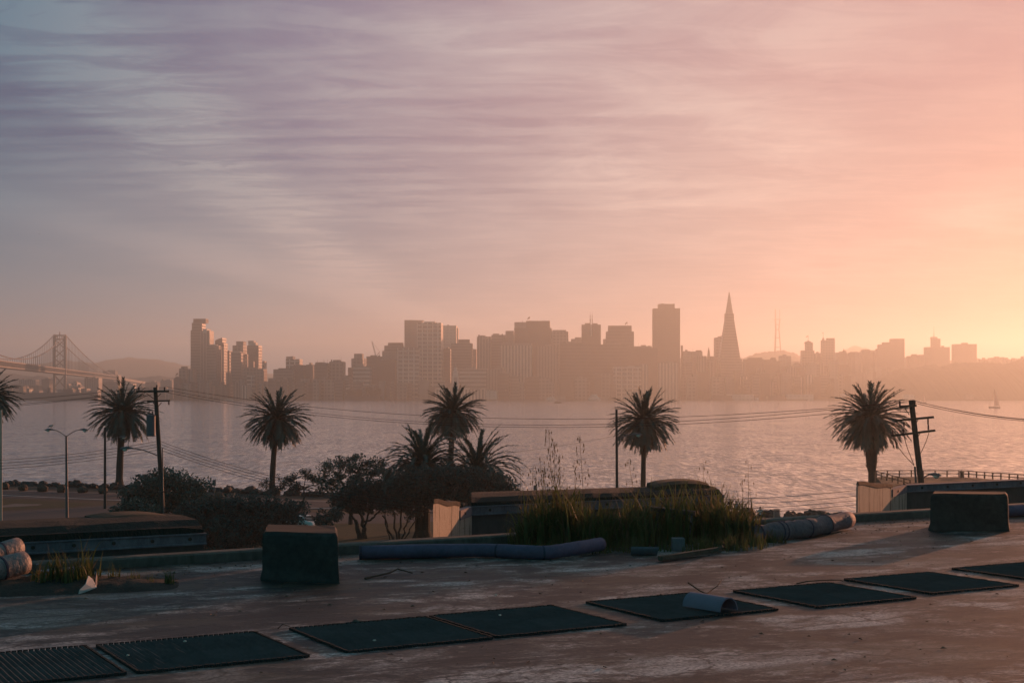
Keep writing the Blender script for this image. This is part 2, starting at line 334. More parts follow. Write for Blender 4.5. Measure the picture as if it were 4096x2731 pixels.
# ---- the flat roof under the camera
U = Vector((math.sin(R(60.5)), math.cos(R(60.5)), 0)); V = Vector((-U.y, U.x, 0))       # along the roof's far edge / away from us
def roof_mat():
    m, t, b = newmat('weathered_roofing')
    o = t.new('ShaderNodeTexCoord').outputs['Object']
    st = t.map(o, (.8, 1, 1), (0, 0, -R(29.5)))            # u along the far edge
    sm = t.map(st, (.8, 1.15, 1))
    big = t.noise(sm, .85, 6, .66, .6); mid = t.noise(sm, 3.3, 6, .68, .5); fine = t.noise(t.map(st, (.8, 1.2, 1)), 15, 5, .75)
    sp = t.noise(t.map(st, (.6, 1.1, 1)), 3.6, 6, .72, .4)
    k = t.math('ADD', t.math('MULTIPLY', big, .48), t.math('ADD', t.math('MULTIPLY', mid, .34), t.math('MULTIPLY', fine, .18)))
    base = t.ramp(k, [(.425, (.012, .014, .014)), (.46, (.034, .031, .028)), (.487, (.085, .073, .063)), (.512, (.175, .152, .138)), (.55, (.40, .36, .345))])
    grit = t.noise(t.map(st, (.9, 1.1, 1)), 38, 4, .75); base = t.mix(1, base, t.ramp(grit, [(.38, .30), (.60, 1.5)]), 'MULTIPLY')
    lane = t.noise(t.map(st, (.12, 2.2, 1)), 1.3, 5, .6, .3); base = t.mix(1, base, t.ramp(lane, [(.40, .45), (.56, 1.2)]), 'MULTIPLY')
    crk = t.new('ShaderNodeTexVoronoi', feature='DISTANCE_TO_EDGE'); crk.inputs['Scale'].default_value = 1.15; cv = t.new('ShaderNodeVectorMath', operation='ADD'); t.link(sm, cv.inputs[0])
    nn = t.new('ShaderNodeTexNoise'); nn.inputs['Scale'].default_value = 2.2; nn.inputs['Detail'].default_value = 5; t.link(sm, nn.inputs['Vector']); vs_ = t.new('ShaderNodeVectorMath', operation='SCALE'); vs_.inputs['Scale'].default_value = .55; t.link(nn.outputs['Color'], vs_.inputs[0]); t.link(vs_.outputs[0], cv.inputs[1])
    t.link(cv.outputs[0], crk.inputs['Vector']); crack = t.ramp(crk.outputs['Distance'], [(.006, .8), (.018, 0)])
    base = t.mix(crack, base, (.014, .015, .015))
    moss = t.ramp(t.noise(sm, .9, 4, .6), [(.50, 0), (.60, .6)])
    base = t.mix(moss, base, (.068, .056, .034))
    dark = t.ramp(sp, [(.515, 0), (.55, .97)])
    base = t.mix(t.math('MULTIPLY', dark, t.ramp(big, [(.44, 1), (.56, .35)])), base, (.016, .018, .018))
    # long felt seams
    su = t.new('ShaderNodeSeparateXYZ'); t.link(t.map(o, (1, 1, 1), (0, 0, -R(29.5))), su.inputs[0])
    wob = t.math('MULTIPLY', t.noise(o, 1.1, 3), .25)
    seam = t.math('LESS_THAN', t.math('FRACT', t.math('DIVIDE', t.math('ADD', su.outputs[1], wob), 1.9)), .028)
    base = t.mix(t.math('MULTIPLY', seam, .7), base, (.03, .026, .022))
    t.link(base, b.inputs['Base Color'])
    b.inputs['Roughness'].default_value = .62; b.inputs['Specular IOR Level'].default_value = .35
    bn = t.new('ShaderNodeBump'); bn.inputs['Strength'].default_value = .55; bn.inputs['Distance'].default_value = .014
    t.link(t.math('ADD', k, t.math('MULTIPLY', t.math('SUBTRACT', 1, dark), .25)), bn.inputs['Height']); t.link(bn.outputs[0], b.inputs['Normal'])
    return m
ROOFM = roof_mat()
C0 = Vector((-3.96, 16.7, 0)); CURB_DIR = Vector((9.19 / 10.71, 5.5 / 10.71, 0)); CN = Vector((-CURB_DIR.y, CURB_DIR.x, 0))
def curb(s, w=0, z=0): return C0 + CURB_DIR * s + CN * w + Vector((0, 0, z))
a, b_ = curb(-22), curb(34)
c1, c2 = b_ - CN * 60, a - CN * 60
mb = MB().prism([(c2.x, c2.y), (c1.x, c1.y), (b_.x, b_.y), (a.x, a.y)], LAND + .03, ROOF)
struct('flat_roof', mb, ROOFM)
CONC = mat('old_concrete', (.16, .145, .125), .9, .35, 2.2, bump=.01, col2=(.06, .055, .046), stretch=(1, 1, .5))
mb = MB(); prof = [(0, ROOF - .02), (0, ROOF + .10), (.03, ROOF + .12), (.20, ROOF + .125), (.24, ROOF + .09), (.24, ROOF - 2)]
mb.sweep(prof, CURB_DIR, curb(-22, -.02), 56, CN); struct('roof_kerb', mb, CONC)
# ---- the three thick parapet blocks beyond the kerb
MOSS = mat('mossy_cement', (.034, .031, .023), .95, .4, 5.0, bump=.035, col2=(.011, .013, .011), stretch=(1, 1, .6))
def stained():
    m, t, b = newmat('stained_render'); o = t.new('ShaderNodeTexCoord').outputs['Object']
    f = t.noise(o, 5, 5, .6); run = t.noise(t.map(o, (5.5, 5.5, .9)), 1.0, 6, .65, .4); pock = t.noise(o, 34, 3, .6)
    c = t.mix(f, (.30, .265, .205), (.42, .38, .31)); c = t.mix(t.ramp(run, [(.52, 0), (.63, .85)]), c, (.060, .055, .045)); c = t.mix(t.ramp(pock, [(.60, 0), (.66, .6)]), c, (.10, .09, .07))
    t.link(c, b.inputs['Base Color']); b.inputs['Roughness'].default_value = .92; bn = t.new('ShaderNodeBump'); bn.inputs['Distance'].default_value = .012; bn.inputs['Strength'].default_value = .6; t.link(t.math('ADD', pock, run), bn.inputs['Height']); t.link(bn.outputs[0], b.inputs['Normal'])
    return m
STAINED = stained()
BANDM = mat('weathered_band', (.20, .185, .21), .85, .3, 5.0, col2=(.085, .08, .095), stretch=(1, 1, .4)); IRON = mat('rusty_iron', (.05, .038, .03), .8, .4, 9.0)
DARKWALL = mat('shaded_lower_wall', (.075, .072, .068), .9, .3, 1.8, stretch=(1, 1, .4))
def parapet(label, p0, L, ztop, zt1=None, bolts=6, thick=1.6, hump=None, skew=0.0):
    """p0: foot of its visible wall, run L along the kerb direction"""
    t = thing('parapet_block', label, 'parapet', (p0.x, p0.y, 0)); d, n = CURB_DIR, CN + CURB_DIR * skew
    zr = ROOF; zt = ztop
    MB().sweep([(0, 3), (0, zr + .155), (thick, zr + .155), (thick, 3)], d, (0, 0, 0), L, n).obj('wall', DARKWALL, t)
    bd = MB().sweep([(-.05, zr + .150), (-.05, zr + .165), (-.025, zr + .175), (-.025, zr + .268), (-.045, zr + .275), (-.045, zr + .29), (.2, zr + .29), (.2, zr + .150)], d, d * -.0, L + .02, n).obj('band', BANDM, t)
    for k in range(bolts):
        s = L * (k + .6) / bolts
        q = d * s - n * .027 + Vector((0, 0, zr + .225))
        MB().tube([q + n * .006, q - n * .012], .022, 10).obj('bolt', IRON, bd)
    nseg = 26; rnd = random.Random(int(L * 100)); mb = MB(); rings = []
    for i in range(nseg + 1):
        s = L * i / nseg; w = (rnd.random() - .5) * .02
        f = i / nseg; zz = zt + ((zt1 - zt) * f if zt1 else 0)
        e = min(1, (nseg - i) / 1.5 + .55)
        rings.append([d * s + n * ww + Vector((0, 0, z_)) for ww, z_ in ((.012, zr + .285), (.02, zr + .285 + (zz - zr - .285) * .55 * e), (.10, zz * 1 - .06 + w), (.30, zz + w * .7), (.8, zz + .015 + w), (thick, zz - .02), (thick, zr + .15))])
    m_ = len(rings[0]); vs = [v for r in rings for v in r]
    fs = [(i * m_ + k, (i + 1) * m_ + k, (i + 1) * m_ + k + 1, i * m_ + k + 1) for i in range(nseg) for k in range(m_ - 1)]
    fs += [tuple(range(m_)), tuple(range(nseg * m_, nseg * m_ + m_))[::-1]]
    mb.add(vs, fs).obj('mossy_cap', MOSS, t)
    if hump:
        s0, s1, w0, zh = hump; mb = MB(); ring = []
        for i in range(9):
            f = i / 8; s = s0 + (s1 - s0) * f; e = math.sin(math.pi * min(1, max(0, .12 + f * .76))) ** .35
            ring.append([d * s + n * w_ + Vector((0, 0, zt - .1 + (zh - zt + .1) * e * q)) for w_, q in ((w0, 0), (w0 + .05, .8), (w0 + .25, 1), (w0 + .9, .95), (w0 + 1, 0))])
        vs = [v for r in ring for v in r]
        fs = [(i * 5 + k, (i + 1) * 5 + k, (i + 1) * 5 + k + 1, i * 5 + k + 1) for i in range(8) for k in range(4)] + [(0, 1, 2, 3, 4), (44, 43, 42, 41, 40)]
        mb.add(vs, fs).obj('cap_mound', mat('rust_moss', (.070, .044, .022), .95, .4, 5, col2=(.05, .04, .025)), t)
    return t
def endwall(t, A, B, C, zA, zB, zC):
    """sunlit end of a parapet: stained slab A-B, pier B-C with its own band; x-y points in the world"""
    o = Vector((t.location.x, t.location.y, 0)); A, B, C = (Vector((q[0], q[1], 0)) - o for q in (A, B, C))
    back = Vector((.15, 1.2, 0)); Z = lambda v, z: Vector((v.x, v.y, z))
    n = 6; vs = []; fs = []
    top = []
    for i in range(n + 1):
        f = i / n; z = zA + (zB - zA) * f + .015 * math.sin(f * 9)
        top.append(Z(A.lerp(B, f), z))
    q = MB(); rnd = random.Random(3)
    N = Vector(((B - A).y, -(B - A).x, 0)).normalized()
    ray = (A + o).normalized(); Bw = B + o; Bk = ray * (Bw.length / 1.0) - o + Vector((.03, .25, 0))     # far corner: the block widens away from us
    zk = zB - .06
    vs = [Z(A, 3), Z(B, 3)] + top[::-1] + [Z(Bk, 3), Z(Bk, zk)]; m_ = n + 1
    q.add(vs, [tuple(range(m_ + 2)), (0, m_ + 2, 1), (1, m_ + 2, m_ + 3, 2), (m_ + 2, 0, m_ + 1, m_ + 3)] + [(2 + i, m_ + 3, 3 + i) for i in range(n)])
    e = q.obj('end_wall', STAINED, t)
    lo = [v + N * .014 + Vector((0, 0, -.04)) for v in top]; hi = [v + N * .012 + Vector((0, 0, .02)) for v in top]; r2 = [v.lerp(Z(Bk, zk), .35) + Vector((0, 0, .055)) for v in top]
    p_ = Z(Bk, zk + .05); m_ = n + 1; q = MB()
    q.add(lo + hi + r2 + [p_], [(i, i + 1, m_ + i + 1, m_ + i) for i in range(n)] + [(m_ + i, m_ + i + 1, 2 * m_ + i + 1, 2 * m_ + i) for i in range(n)] + [(2 * m_ + i, 2 * m_ + i + 1, 3 * m_) for i in range(n)] + [(0, m_, 2 * m_, 3 * m_)])
    q.obj('coping', MOSS, t)
    D = C + N * .006; B2 = B + N * .006
    vs = [Z(B2, 3), Z(D, 3), Z(D, zC), Z(B2, zC)]
    q = MB().add(vs + [v - N * .3 for v in vs], [(0, 1, 2, 3), (7, 6, 5, 4)] + [(i, 4 + i, 4 + (i + 1) % 4, (i + 1) % 4) for i in range(4)])
    p = q.obj('pier', STAINED, t)
    D2 = D + N * .012; B3 = B2 + N * .012
    vs = [Z(B3, ROOF + .15), Z(D2, ROOF + .15), Z(D2, ROOF + .29), Z(B3, ROOF + .29)]
    MB().add(vs + [v - N * .1 for v in vs], [(0, 1, 2, 3), (7, 6, 5, 4)] + [(i, 4 + i, 4 + (i + 1) % 4, (i + 1) % 4) for i in range(4)]).obj('pier_band', BANDM, t)
    c_ = B3.lerp(D2, .35); c_.z = ROOF + .23
    MB().tube([c_ - N * .01, c_ + N * .012], .02, 10).obj('bolt', IRON, p)
# left block: its end is seen at x = 803 px; it runs out of frame to the other side
e0 = Vector((-4.05 + .25, 17.55, 0)); L0 = 7.0
parapet('long mossy parapet block with a bolted band, above the pale lit pipe ends', e0 - CURB_DIR * L0, L0, ROOF + .435, bolts=15, hump=(L0 - 1.05, L0 - .12, .7, ROOF + .475))
A, B, C = P(1733, 2100, 19.0), P(1838, 2100, 20.9), P(1886, 2100, 21.7)
t = parapet('mossy parapet block with stained sunlit end, behind the tall grass', Vector((C.x, C.y, 0)), 4.9, ROOF + .40, ROOF + .36, bolts=9, hump=(3.55, 4.75, .5, ROOF + .50), skew=.56)
endwall(t, A, B, C, zat(2002, 19.0), zat(2014, 20.9), zat(2032, 21.7))
A, B, C = P(3431, 2000, 22.75), P(3568, 2000, 25.6), P(3626, 2000, 26.8)
t = parapet('parapet block with tall pale sunlit end, beyond the big square vent block', Vector((C.x, C.y, 0)), 9.0, zat(1958, 26.8), zat(1925, 30.0), bolts=13, skew=1.02)
endwall(t, A, B, C, zat(1930, 22.75), zat(1943, 25.6), zat(1968, 26.8))
# ---- dark square vent blocks
TAR = mat('tarred_block', (.042, .041, .040), .92, .5, 2.2, bump=.02)
TARTOP = mat('litter_on_tar', (.050, .042, .034), .95, .6, 9.0, col2=(.018, .018, .017), stretch=(.4, 1.5, 1))
def vent_block(label, N, a, b, h, lip=0.0):
    t = thing('vent_block', label, 'vent block', (N.x, N.y, ROOF)); rnd = random.Random(5)
    a, b = Vector(a), Vector(b); c = [Vector((0, 0, 0)), a, a + b, b]
    ctr = (a + b) / 2; vs = []; prof = [(1.04, -.01), (1.045, .03), (1.01, h * .2), (1.0, h * .8), (.985, h * .93), (.93, h)]
    dense = []
    for i in range(4):
        for k in range(6): dense.append(c[i].lerp(c[(i + 1) % 4], k / 6))
    m_ = len(dense)
    for f, z in prof: vs += [ctr + (p - ctr) * (f + (rnd.random() - .5) * .02) + Vector((0, 0, z + (rnd.random() - .5) * .012)) for p in dense]
    fs = [(j * m_ + i, j * m_ + (i + 1) % m_, (j + 1) * m_ + (i + 1) % m_, (j + 1) * m_ + i) for j in range(len(prof) - 1) for i in range(m_)]
    MB().add(vs, fs).obj('block_body', TAR, t)
    MB().add(vs[-m_:], [tuple(range(m_))]).obj('block_top', TARTOP, t)
    return t
Nn = G(1352, 2332, ROOF)
vent_block('dark tarred vent block with littered top, standing before the lawn and trees', Nn, (-.84, .22, 0), (-.12, .93, 0), .525)
Nn = G(4032, 2124, ROOF)
vent_block('big black vent block casting a long shadow by the pale end wall', Nn, (-1.10, .12, 0), (.210, .60, 0), .54)
# ---- ridged black mats lying in a row
EDGEM = mat('black_mat_edge', (.026, .026, .026), .9, .4, 5.0)
MATM = mat('black_ridged_rubber', (.046, .046, .046), .85, .5, 1.6)
def ridge_mat(label, x, y, s=1.2, sv=1.2, da=0, tilt=0.0):
    c = G(x, y, ROOF); t = thing('ridged_mat', label, 'mat', (c.x, c.y, ROOF), R(29.5 + da), 'black ridged mats in a row')
    n = 30; vs = []; fs = []; rnd = random.Random(int(x)); cols = 9
    for i in range(2 * n + 1):
        xx = -s / 2 + s * i / (2 * n); z = .020 if i % 2 else .006
        for j in range(cols):
            yy = -sv / 2 + sv * j / (cols - 1); vs.append((xx, yy + (rnd.random() - .5) * .008, z + tilt * (j / (cols - 1)) + (rnd.random() - .5) * .004))
    fs = [(i * cols + j, (i + 1) * cols + j, (i + 1) * cols + j + 1, i * cols + j + 1) for i in range(2 * n) for j in range(cols - 1)]
    MB().add(vs, fs).obj('ridges', MATM, t)
    e = MB()
    for i in range(4):
        sx, sy = ((0, -1), (1, 0), (0, 1), (-1, 0))[i]
        L = (s if sy else sv)
        for k in range(30):
            q = -L / 2 + L * (k + .5) / 30; e.box((sx * (s / 2 + .004) + (q if sy else 0), sy * (sv / 2 + .004) + (q if sx else 0), .010 + rnd.random() * .003), (L / 30 * .75 if sy else .018, .018 if sy else L / 30 * .75, .018 + rnd.random() * .006))
    e.obj('edging', EDGEM, t)
    return t
for args in [('ridged mat cut off by the lower corner of the frame beside a white pebble', 60, 2672, 1.28, 1.26), ('ridged mat bearing two white crumbs, alone between bare gaps of roof', 803, 2606, 1.29, 1.25),
             ('ridged mat with a curled wire at its corner and a stone on its far edge', 1556, 2536, 1.27, 1.25), ('ridged mat joined edge to edge with the curled-wire mat', 2104, 2484, 1.27, 1.25),
             ('ridged mat carrying the grey half pipe', 2722, 2426, 1.30, 1.25), ('ridged mat with a dry stick along its far edge, next to the half pipe', 3293, 2380, 1.26, 1.25),
             ('ridged mat, seventh along the row, with bare roof showing on both sides', 3720, 2332, 1.25, 1.25), ('ridged mat at the row end cut off by the frame, farthest of all', 4130, 2286, 1.25, 1.2)]:
    ridge_mat(*args)
# ---- pipes
LAG = mat('grey_pipe_lagging', (.10, .085, .145), .7, .3, 3.0, bump=.004, metal=.1); LAGB = mat('pipe_band', (.05, .042, .07), .7, .2, 6.0, metal=.1); HOLE_SHADE = mat('hollow_shade', (.02, .02, .02), .9)
def duct(name, label, pts, r, bands, wrinkle=.0, dark_end_disc=True, cat='pipe', mt=None, dirt=None):
    o = pts[0]; t = thing(name, label, cat, o); rnd = random.Random(len(label)); q = [p - o for p in pts]
    fine = []
    for i in range(len(q) - 1):
        for k in range(8): fine.append(q[i].lerp(q[i + 1], k / 8))
    fine.append(q[-1])
    for _ in range(3): fine = [fine[0]] + [(fine[i - 1] + fine[i] * 2 + fine[i + 1]) / 4 for i in range(1, len(fine) - 1)] + [fine[-1]]
    rr = [r * (1 + wrinkle * (rnd.random() - .5) * 2) for _ in fine]
    MB().tube(fine, rr, 20).obj('jacket', mt or LAG, t, smooth=True)
    for f in bands:
        i = min(len(fine) - 2, int(f * (len(fine) - 1))); d = (fine[i + 1] - fine[i]).normalized()
        MB().tube([fine[i] - d * .012, fine[i] + d * .012], rr[i] * 1.045, 20, True).obj('strap', LAGB, t, smooth=False)
    if dark_end_disc:
        d = (fine[-1] - fine[-2]).normalized(); MB().tube([fine[-1] - d * .02, fine[-1] + d * .004], r * .86, 18).obj('dark_end_disc', HOLE_SHADE, t)  # near-black disc on the closed end paints the shade of a hollow
    return t
def on(x, y, r):    # a pipe axis lying on the roof whose lower edge is seen at y
    g = G(x, y, ROOF); return Vector((g.x, g.y + r * .3, ROOF + r))
duct('fallen_duct', 'long bent lilac-grey duct lying on the roof before the stained end wall', [on(1440, 2238, .085), on(1930, 2228, .088), on(2180, 2240, .085), on(2300, 2228, .085) + Vector((0, 0, .02)), on(2404, 2212, .085) + Vector((0, 0, .03))], .085, (.02, .33, .51), .03)
duct('wrapped_pipe', 'thick pipe wrapped in creased sheet, emerging from the grass towards the pale end wall', [on(3000, 2170, .10), on(3110, 2160, .115), on(3240, 2146, .12), on(3395, 2118, .145)], .13, (.12, .34, .41, .63, .80), .12, False, mt=mat('creased_sheet', (.15, .12, .135), .75, .35, 4.0, bump=.03, stretch=(1, 1, 1)))
duct('lagged_pipe', 'upper of the two pale lit pipe ends stacked by the grass clump', [P(-420, 2330, 14.4), P(-120, 2245, 15.0), P(72, 2186, 15.6)], .105, (.62, .86), .02, True, mt=mat('pale_lagging', (.30, .265, .265), .6, .25, 4.5, bump=.02, col2=(.10, .085, .08)))
duct('lagged_pipe', 'lower of the two pale lit pipe ends, dented and torn', [P(-420, 2390, 13.8), P(-100, 2300, 14.5), P(98, 2248, 15.0)], .125, (.55, .8), .04, True, mt=mat('pale_lagging', (.52, .47, .46)))
duct('lagged_pipe', 'lilac pipe lying past the big black vent block, cut by the frame', [on(4020, 2068, .095), on(4300, 2052, .095)], .095, (.3,), .01, False)
# half pipe shell on its mat
a, b_ = G(2805, 2450, ROOF), G(2927, 2461, ROOF)
L1, L2 = G(2730, 2438, ROOF), G(2879, 2463, ROOF)
ax = (L2 - L1); Ln = ax.length; ax.normalize(); sd = Vector((-ax.y, ax.x, 0)); sd = sd if sd.x > 0 else -sd
t = thing('half_pipe', 'smooth lilac-grey half pipe shell lying open side down on a black mat', 'half pipe', (L1.x, L1.y, ROOF + .035))
vs = []; rr, n = .118, 20
for q in (0, Ln):
    for rad in (rr, rr - .012):
        for k in range(n + 1):
            th = math.pi * k / n; vs.append(ax * q + sd * (rr - rad * math.cos(th)) + Vector((0, 0, rad * math.sin(th) * 1.05)))
m_ = n + 1; fs = []
for k in range(n):
    fs += [(k, k + 1, 2 * m_ + k + 1, 2 * m_ + k), (m_ + k + 1, m_ + k, 3 * m_ + k, 3 * m_ + k + 1), (k + 1, k, m_ + k, m_ + k + 1), (2 * m_ + k, 2 * m_ + k + 1, 3 * m_ + k + 1, 3 * m_ + k)]
fs += [(0, 2 * m_, 3 * m_, m_), (n, m_ + n, 3 * m_ + n, 2 * m_ + n)]
MB().add(vs, fs).obj('shell', mat('half_pipe_grey', (.19, .155, .215), .65, .12, 5.0), t, smooth=False)
# broken pipe covers near the grass
def half_shell(name, label, c, r, L, rz, tip, mt, arc=math.pi):
    t = thing(name, label, 'pipe cover', c, rz); vs = []; n = 12
    for q in (0, L):
        for rad in (r, r - .01):
            for k in range(n + 1):
                th = arc * k / n + (math.pi - arc) / 2; vs.append((q * (1 - .25 * (k / n)), rad * math.cos(th), rad * math.sin(th)))
    m_ = n + 1; fs = []
    for k in range(n): fs += [(k, k + 1, 2 * m_ + k + 1, 2 * m_ + k), (m_ + k + 1, m_ + k, 3 * m_ + k, 3 * m_ + k + 1), (k + 1, k, m_ + k, m_ + k + 1), (2 * m_ + k, 2 * m_ + k + 1, 3 * m_ + k + 1, 3 * m_ + k)]
    fs += [(0, 2 * m_, 3 * m_, m_), (n, m_ + n, 3 * m_ + n, 2 * m_ + n)]
    o = MB().add(vs, fs).obj('shell', mt, t, smooth=True); o.rotation_euler = tip
    return t
WHITE = mat('white_cover', (.58, .53, .50), .6, .15, 4.0)
g = G(365, 2368, ROOF); t = thing('broken_cover', 'torn white pipe cover standing in the small grass clump', 'pipe cover', g, R(58))
def torn(pts, name, mt, bow):
    n = len(pts); vs = [(x, bow * (x * 8) ** 2 * .02 + y, z_) for x, z_, y in pts]; vs += [(a, b + .008, c) for a, b, c in vs]
    MB().add(vs, [tuple(range(n)), tuple(range(n, 2 * n))[::-1]] + [(i, n + i, n + (i + 1) % n, (i + 1) % n) for i in range(n)]).obj(name, mt, t)
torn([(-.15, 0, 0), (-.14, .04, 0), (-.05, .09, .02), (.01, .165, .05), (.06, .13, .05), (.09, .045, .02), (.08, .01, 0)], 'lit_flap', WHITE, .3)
torn([(.06, .0, .02), (.075, .07, .02), (.12, .115, .06), (.20, .17, .12), (.24, .175, .16), (.235, .12, .14), (.13, .02, .05)], 'shaded_flap', mat('white_flap_in_shade', (.12, .115, .14), .7, .3), .5)  # same white cover; this flap's shade is put into its darker colour
g = G(2590, 2216, ROOF); half_shell('broken_cover', 'dull grey pipe cover lying under the rusty steel stand', (g.x - .2, g.y, ROOF + .10), .13, .35, R(-8), (R(160), 0, 0), mat('dull_cover', (.13, .13, .16), .7, .3), 2.6)
for lab, p, q, w, h in [('lilac board lying before the bolted band of the long parapet', G(130, 2255, ROOF + .1), G(325, 2236, ROOF + .1), .16, .02), ('grey round-edged board below the lilac board', G(160, 2290, ROOF + .03), G(350, 2268, ROOF + .03), .12, .05)]:
    c = (p + q) / 2; t = MB().beam(p - c, q - c, w, h).obj('loose_board', mat('lilac_board', (.24, .23, .28), .7, .2), loc=c, bevel=.008); tag(t, lab, 'board')
for lab, p, q, r in [('weathered timber lying on the roof under the rusty steel stand', G(2640, 2232, ROOF + .04), G(2880, 2196, ROOF + .05), .04), ('short grey timber propped at the end of the long timber', G(2846, 2210, ROOF + .03), G(2892, 2184, ROOF + .12), .022)]:
    c = (p + q) / 2; t = MB().beam(p - c, q - c, r * 1.7, r * 1.5).obj('timber', mat('old_timber', (.10, .075, .055), .9, .35, 5), loc=c, bevel=.006); tag(t, lab, 'timber')
# rusty steel stand in the grass
t0 = G(2755, 2172, ROOF); Ys = t0.y
t = thing('steel_stand', 'rusty steel stand with a tilted top beam and a drilled post, in the tall grass', 'stand', (t0.x, Ys, ROOF))
o = Vector((t0.x, Ys, ROOF)); STEEL = mat('dark_steel', (.075, .065, .07), .6, .35, 8, metal=.3)
p1, p2 = P(2600, 2032, Ys + .1) - o, P(2782, 2052, Ys) - o
MB().beam(p1, p2, .16, .055).obj('beam', STEEL, t, bevel=.006)
ps = MB().box((.0, 0, .20), (.075, .012, .42)).box((.045, .03, .20), (.012, .06, .42)).obj('post', mat('galvanised_post', (.17, .16, .19), .5, .3, 6, metal=.4), t)
for z in (.10, .19, .27): MB().tube([(0, .0, z), (0, -.009, z)], .02, 12).obj('hole_disc', HOLE_SHADE, ps)  # flat near-black discs paint the shade inside drilled holes
MB().box((-.42, .02, .26), (.03, .03, .30)).obj('leg', STEEL, t)
g = G(2712, 2200, ROOF); tag(MB().box((0, 0, .08), (.16, .16, .16)).obj('concrete_block', mat('pale_block', (.17, .15, .165), .9, .2, 6, bump=.004), loc=(g.x, g.y, ROOF), bevel=.008), 'pale concrete block standing below the drilled steel post', 'block')
g = G(2670, 2165, ROOF); cr = thing('crate', 'low dark crate with a thin lid under the steel beam', 'crate', (g.x, g.y + .3, ROOF))
MB().box((0, 0, .12), (.55, .3, .24)).obj('crate_body', mat('dark_crate', (.06, .05, .045), .9, .3, 4), cr); MB().box((0, 0, .250), (.62, .36, .018)).obj('lid', mat('dark_crate', (.06, .05, .045)), cr)
# twig, sticks, small litter
def stick(label, pts, r, name='twig'):
    c = pts[0]; o = MB().tube([p - c for p in pts], [r * (1 - .5 * i / len(pts)) for i in range(len(pts))], 6).obj(name, mat('dry_twig', (.07, .05, .035), .9, .3, 20), loc=c); tag(o, label, 'twig'); return o
z = lambda x, y, h: G(x, y, ROOF) + Vector((0, 0, h))
o = stick('crooked twig lying behind the half pipe', [z(2752, 2368, .10), z(2800, 2374, .03), z(2828, 2376, .005), z(2850, 2368, .03), z(2872, 2364, .06), z(2886, 2352, .09)], .008)
stick('dry stick lying along the mat beside the half pipe mat', [z(3186, 2340, .02), z(3230, 2343, .05), z(3290, 2338, .05), z(3360, 2335, .045), z(3372, 2338, .04)], .008)
stick('dark branch lying on the roof beside the tarred block with littered top', [z(1460, 2316, .01), z(1560, 2300, .03), z(1590, 2292, .05), z(1650, 2294, .01)], .012)
stick('curled wire at the mat corner', [z(1112, 2512, .0), z(1130, 2518, .05), z(1160, 2526, .045)], .004)
def litter():
    rnd = random.Random(12); mb = MB()
    for k_ in range(2600):
        s_, w_ = rnd.uniform(-2, 17), (rnd.uniform(-14, -.3) if k_ % 2 else -.1 - abs(rnd.gauss(0, .7))); p = curb(s_, w_, ROOF + .006); r = rnd.choice((.006, .008, .01, .012, .015, .02, .028)); a = rnd.random() * 6.3
        d = Vector((math.cos(a), math.sin(a), 0)); e = Vector((-d.y, d.x, 0)) * rnd.uniform(.3, .7)
        mb.add([p - d * r, p + e * r * .8 + Vector((0, 0, r * .5)), p + d * r, p - e * r * .8 + Vector((0, 0, r * .2))], [(0, 3, 2, 1)])
    return mb
tag(litter().obj('leaf_litter', mat('dry_leaf_bits', (.22, .18, .13), .9, .7, 2.0, col2=(.03, .025, .02))), 'scattered dry leaf crumbs on the roof', 'litter', kind='stuff')
rnd = random.Random(44); CR = mat('white_crumb', (.75, .66, .58), .8, .1)
for i, (x, y, lab) in enumerate([(740, 2565, 'white crumb near the far edge of the lone ridged mat'), (512, 2621, 'bent white crumb nearest the camera on the lone ridged mat'), (30, 2728, 'white pebble at the corner mat'), (1430, 2492, 'rounded stone on the far edge of the curled-wire mat'), (1497, 2561, 'pale leaf scrap in the middle of the curled-wire mat'), (2000, 2460, 'pale leaf scrap on the mat joined to the curled-wire mat'), (1985, 2380, 'pale leaf on bare roof behind the joined mats')]):
    zz = ROOF + (.028 if i in (0, 1, 4, 5) else .0)
    p = G(x, y, zz); s = .009 if i != 3 else .03
    tag(MB().blob((0, 0, s * .5), (s * 1.5, s * .8, s * .7), 8, 5, .25, seed=i).obj('pebble' if i in (2, 3) else 'crumb', CR if i != 3 else CONC, loc=p), lab, 'pebble' if i in (2, 3) else 'crumb')
# dark soil bank under the small clump
mb = MB(); vs = []; n = 28; m_ = 9; rnd = random.Random(2)
for i in range(n + 1):
    for j in range(m_ + 1):
        f, q = i / n, j / m_; x = -260 + (730 + 260) * f; y = 2395 - 62 * f ** 1.3 * .6 - (95 - 45 * f) * q
        p = G(x, y, ROOF); hh = .085 * math.sin(math.pi * q) ** .7 * min(1, (1 - f) * 5) * (.7 + .5 * rnd.random())
        vs.append((p.x, p.y, ROOF - .006 + hh))
mb.add(vs, [(i * (m_ + 1) + j, (i + 1) * (m_ + 1) + j, (i + 1) * (m_ + 1) + j + 1, i * (m_ + 1) + j + 1) for i in range(n) for j in range(m_)])
tag(mb.obj('soil_bank', mat('damp_soil', (.032, .030, .024), .95, .5, 6, bump=.02), smooth=True), 'low dark soil bank on the roof with a grass clump growing from it', 'soil', kind='stuff')
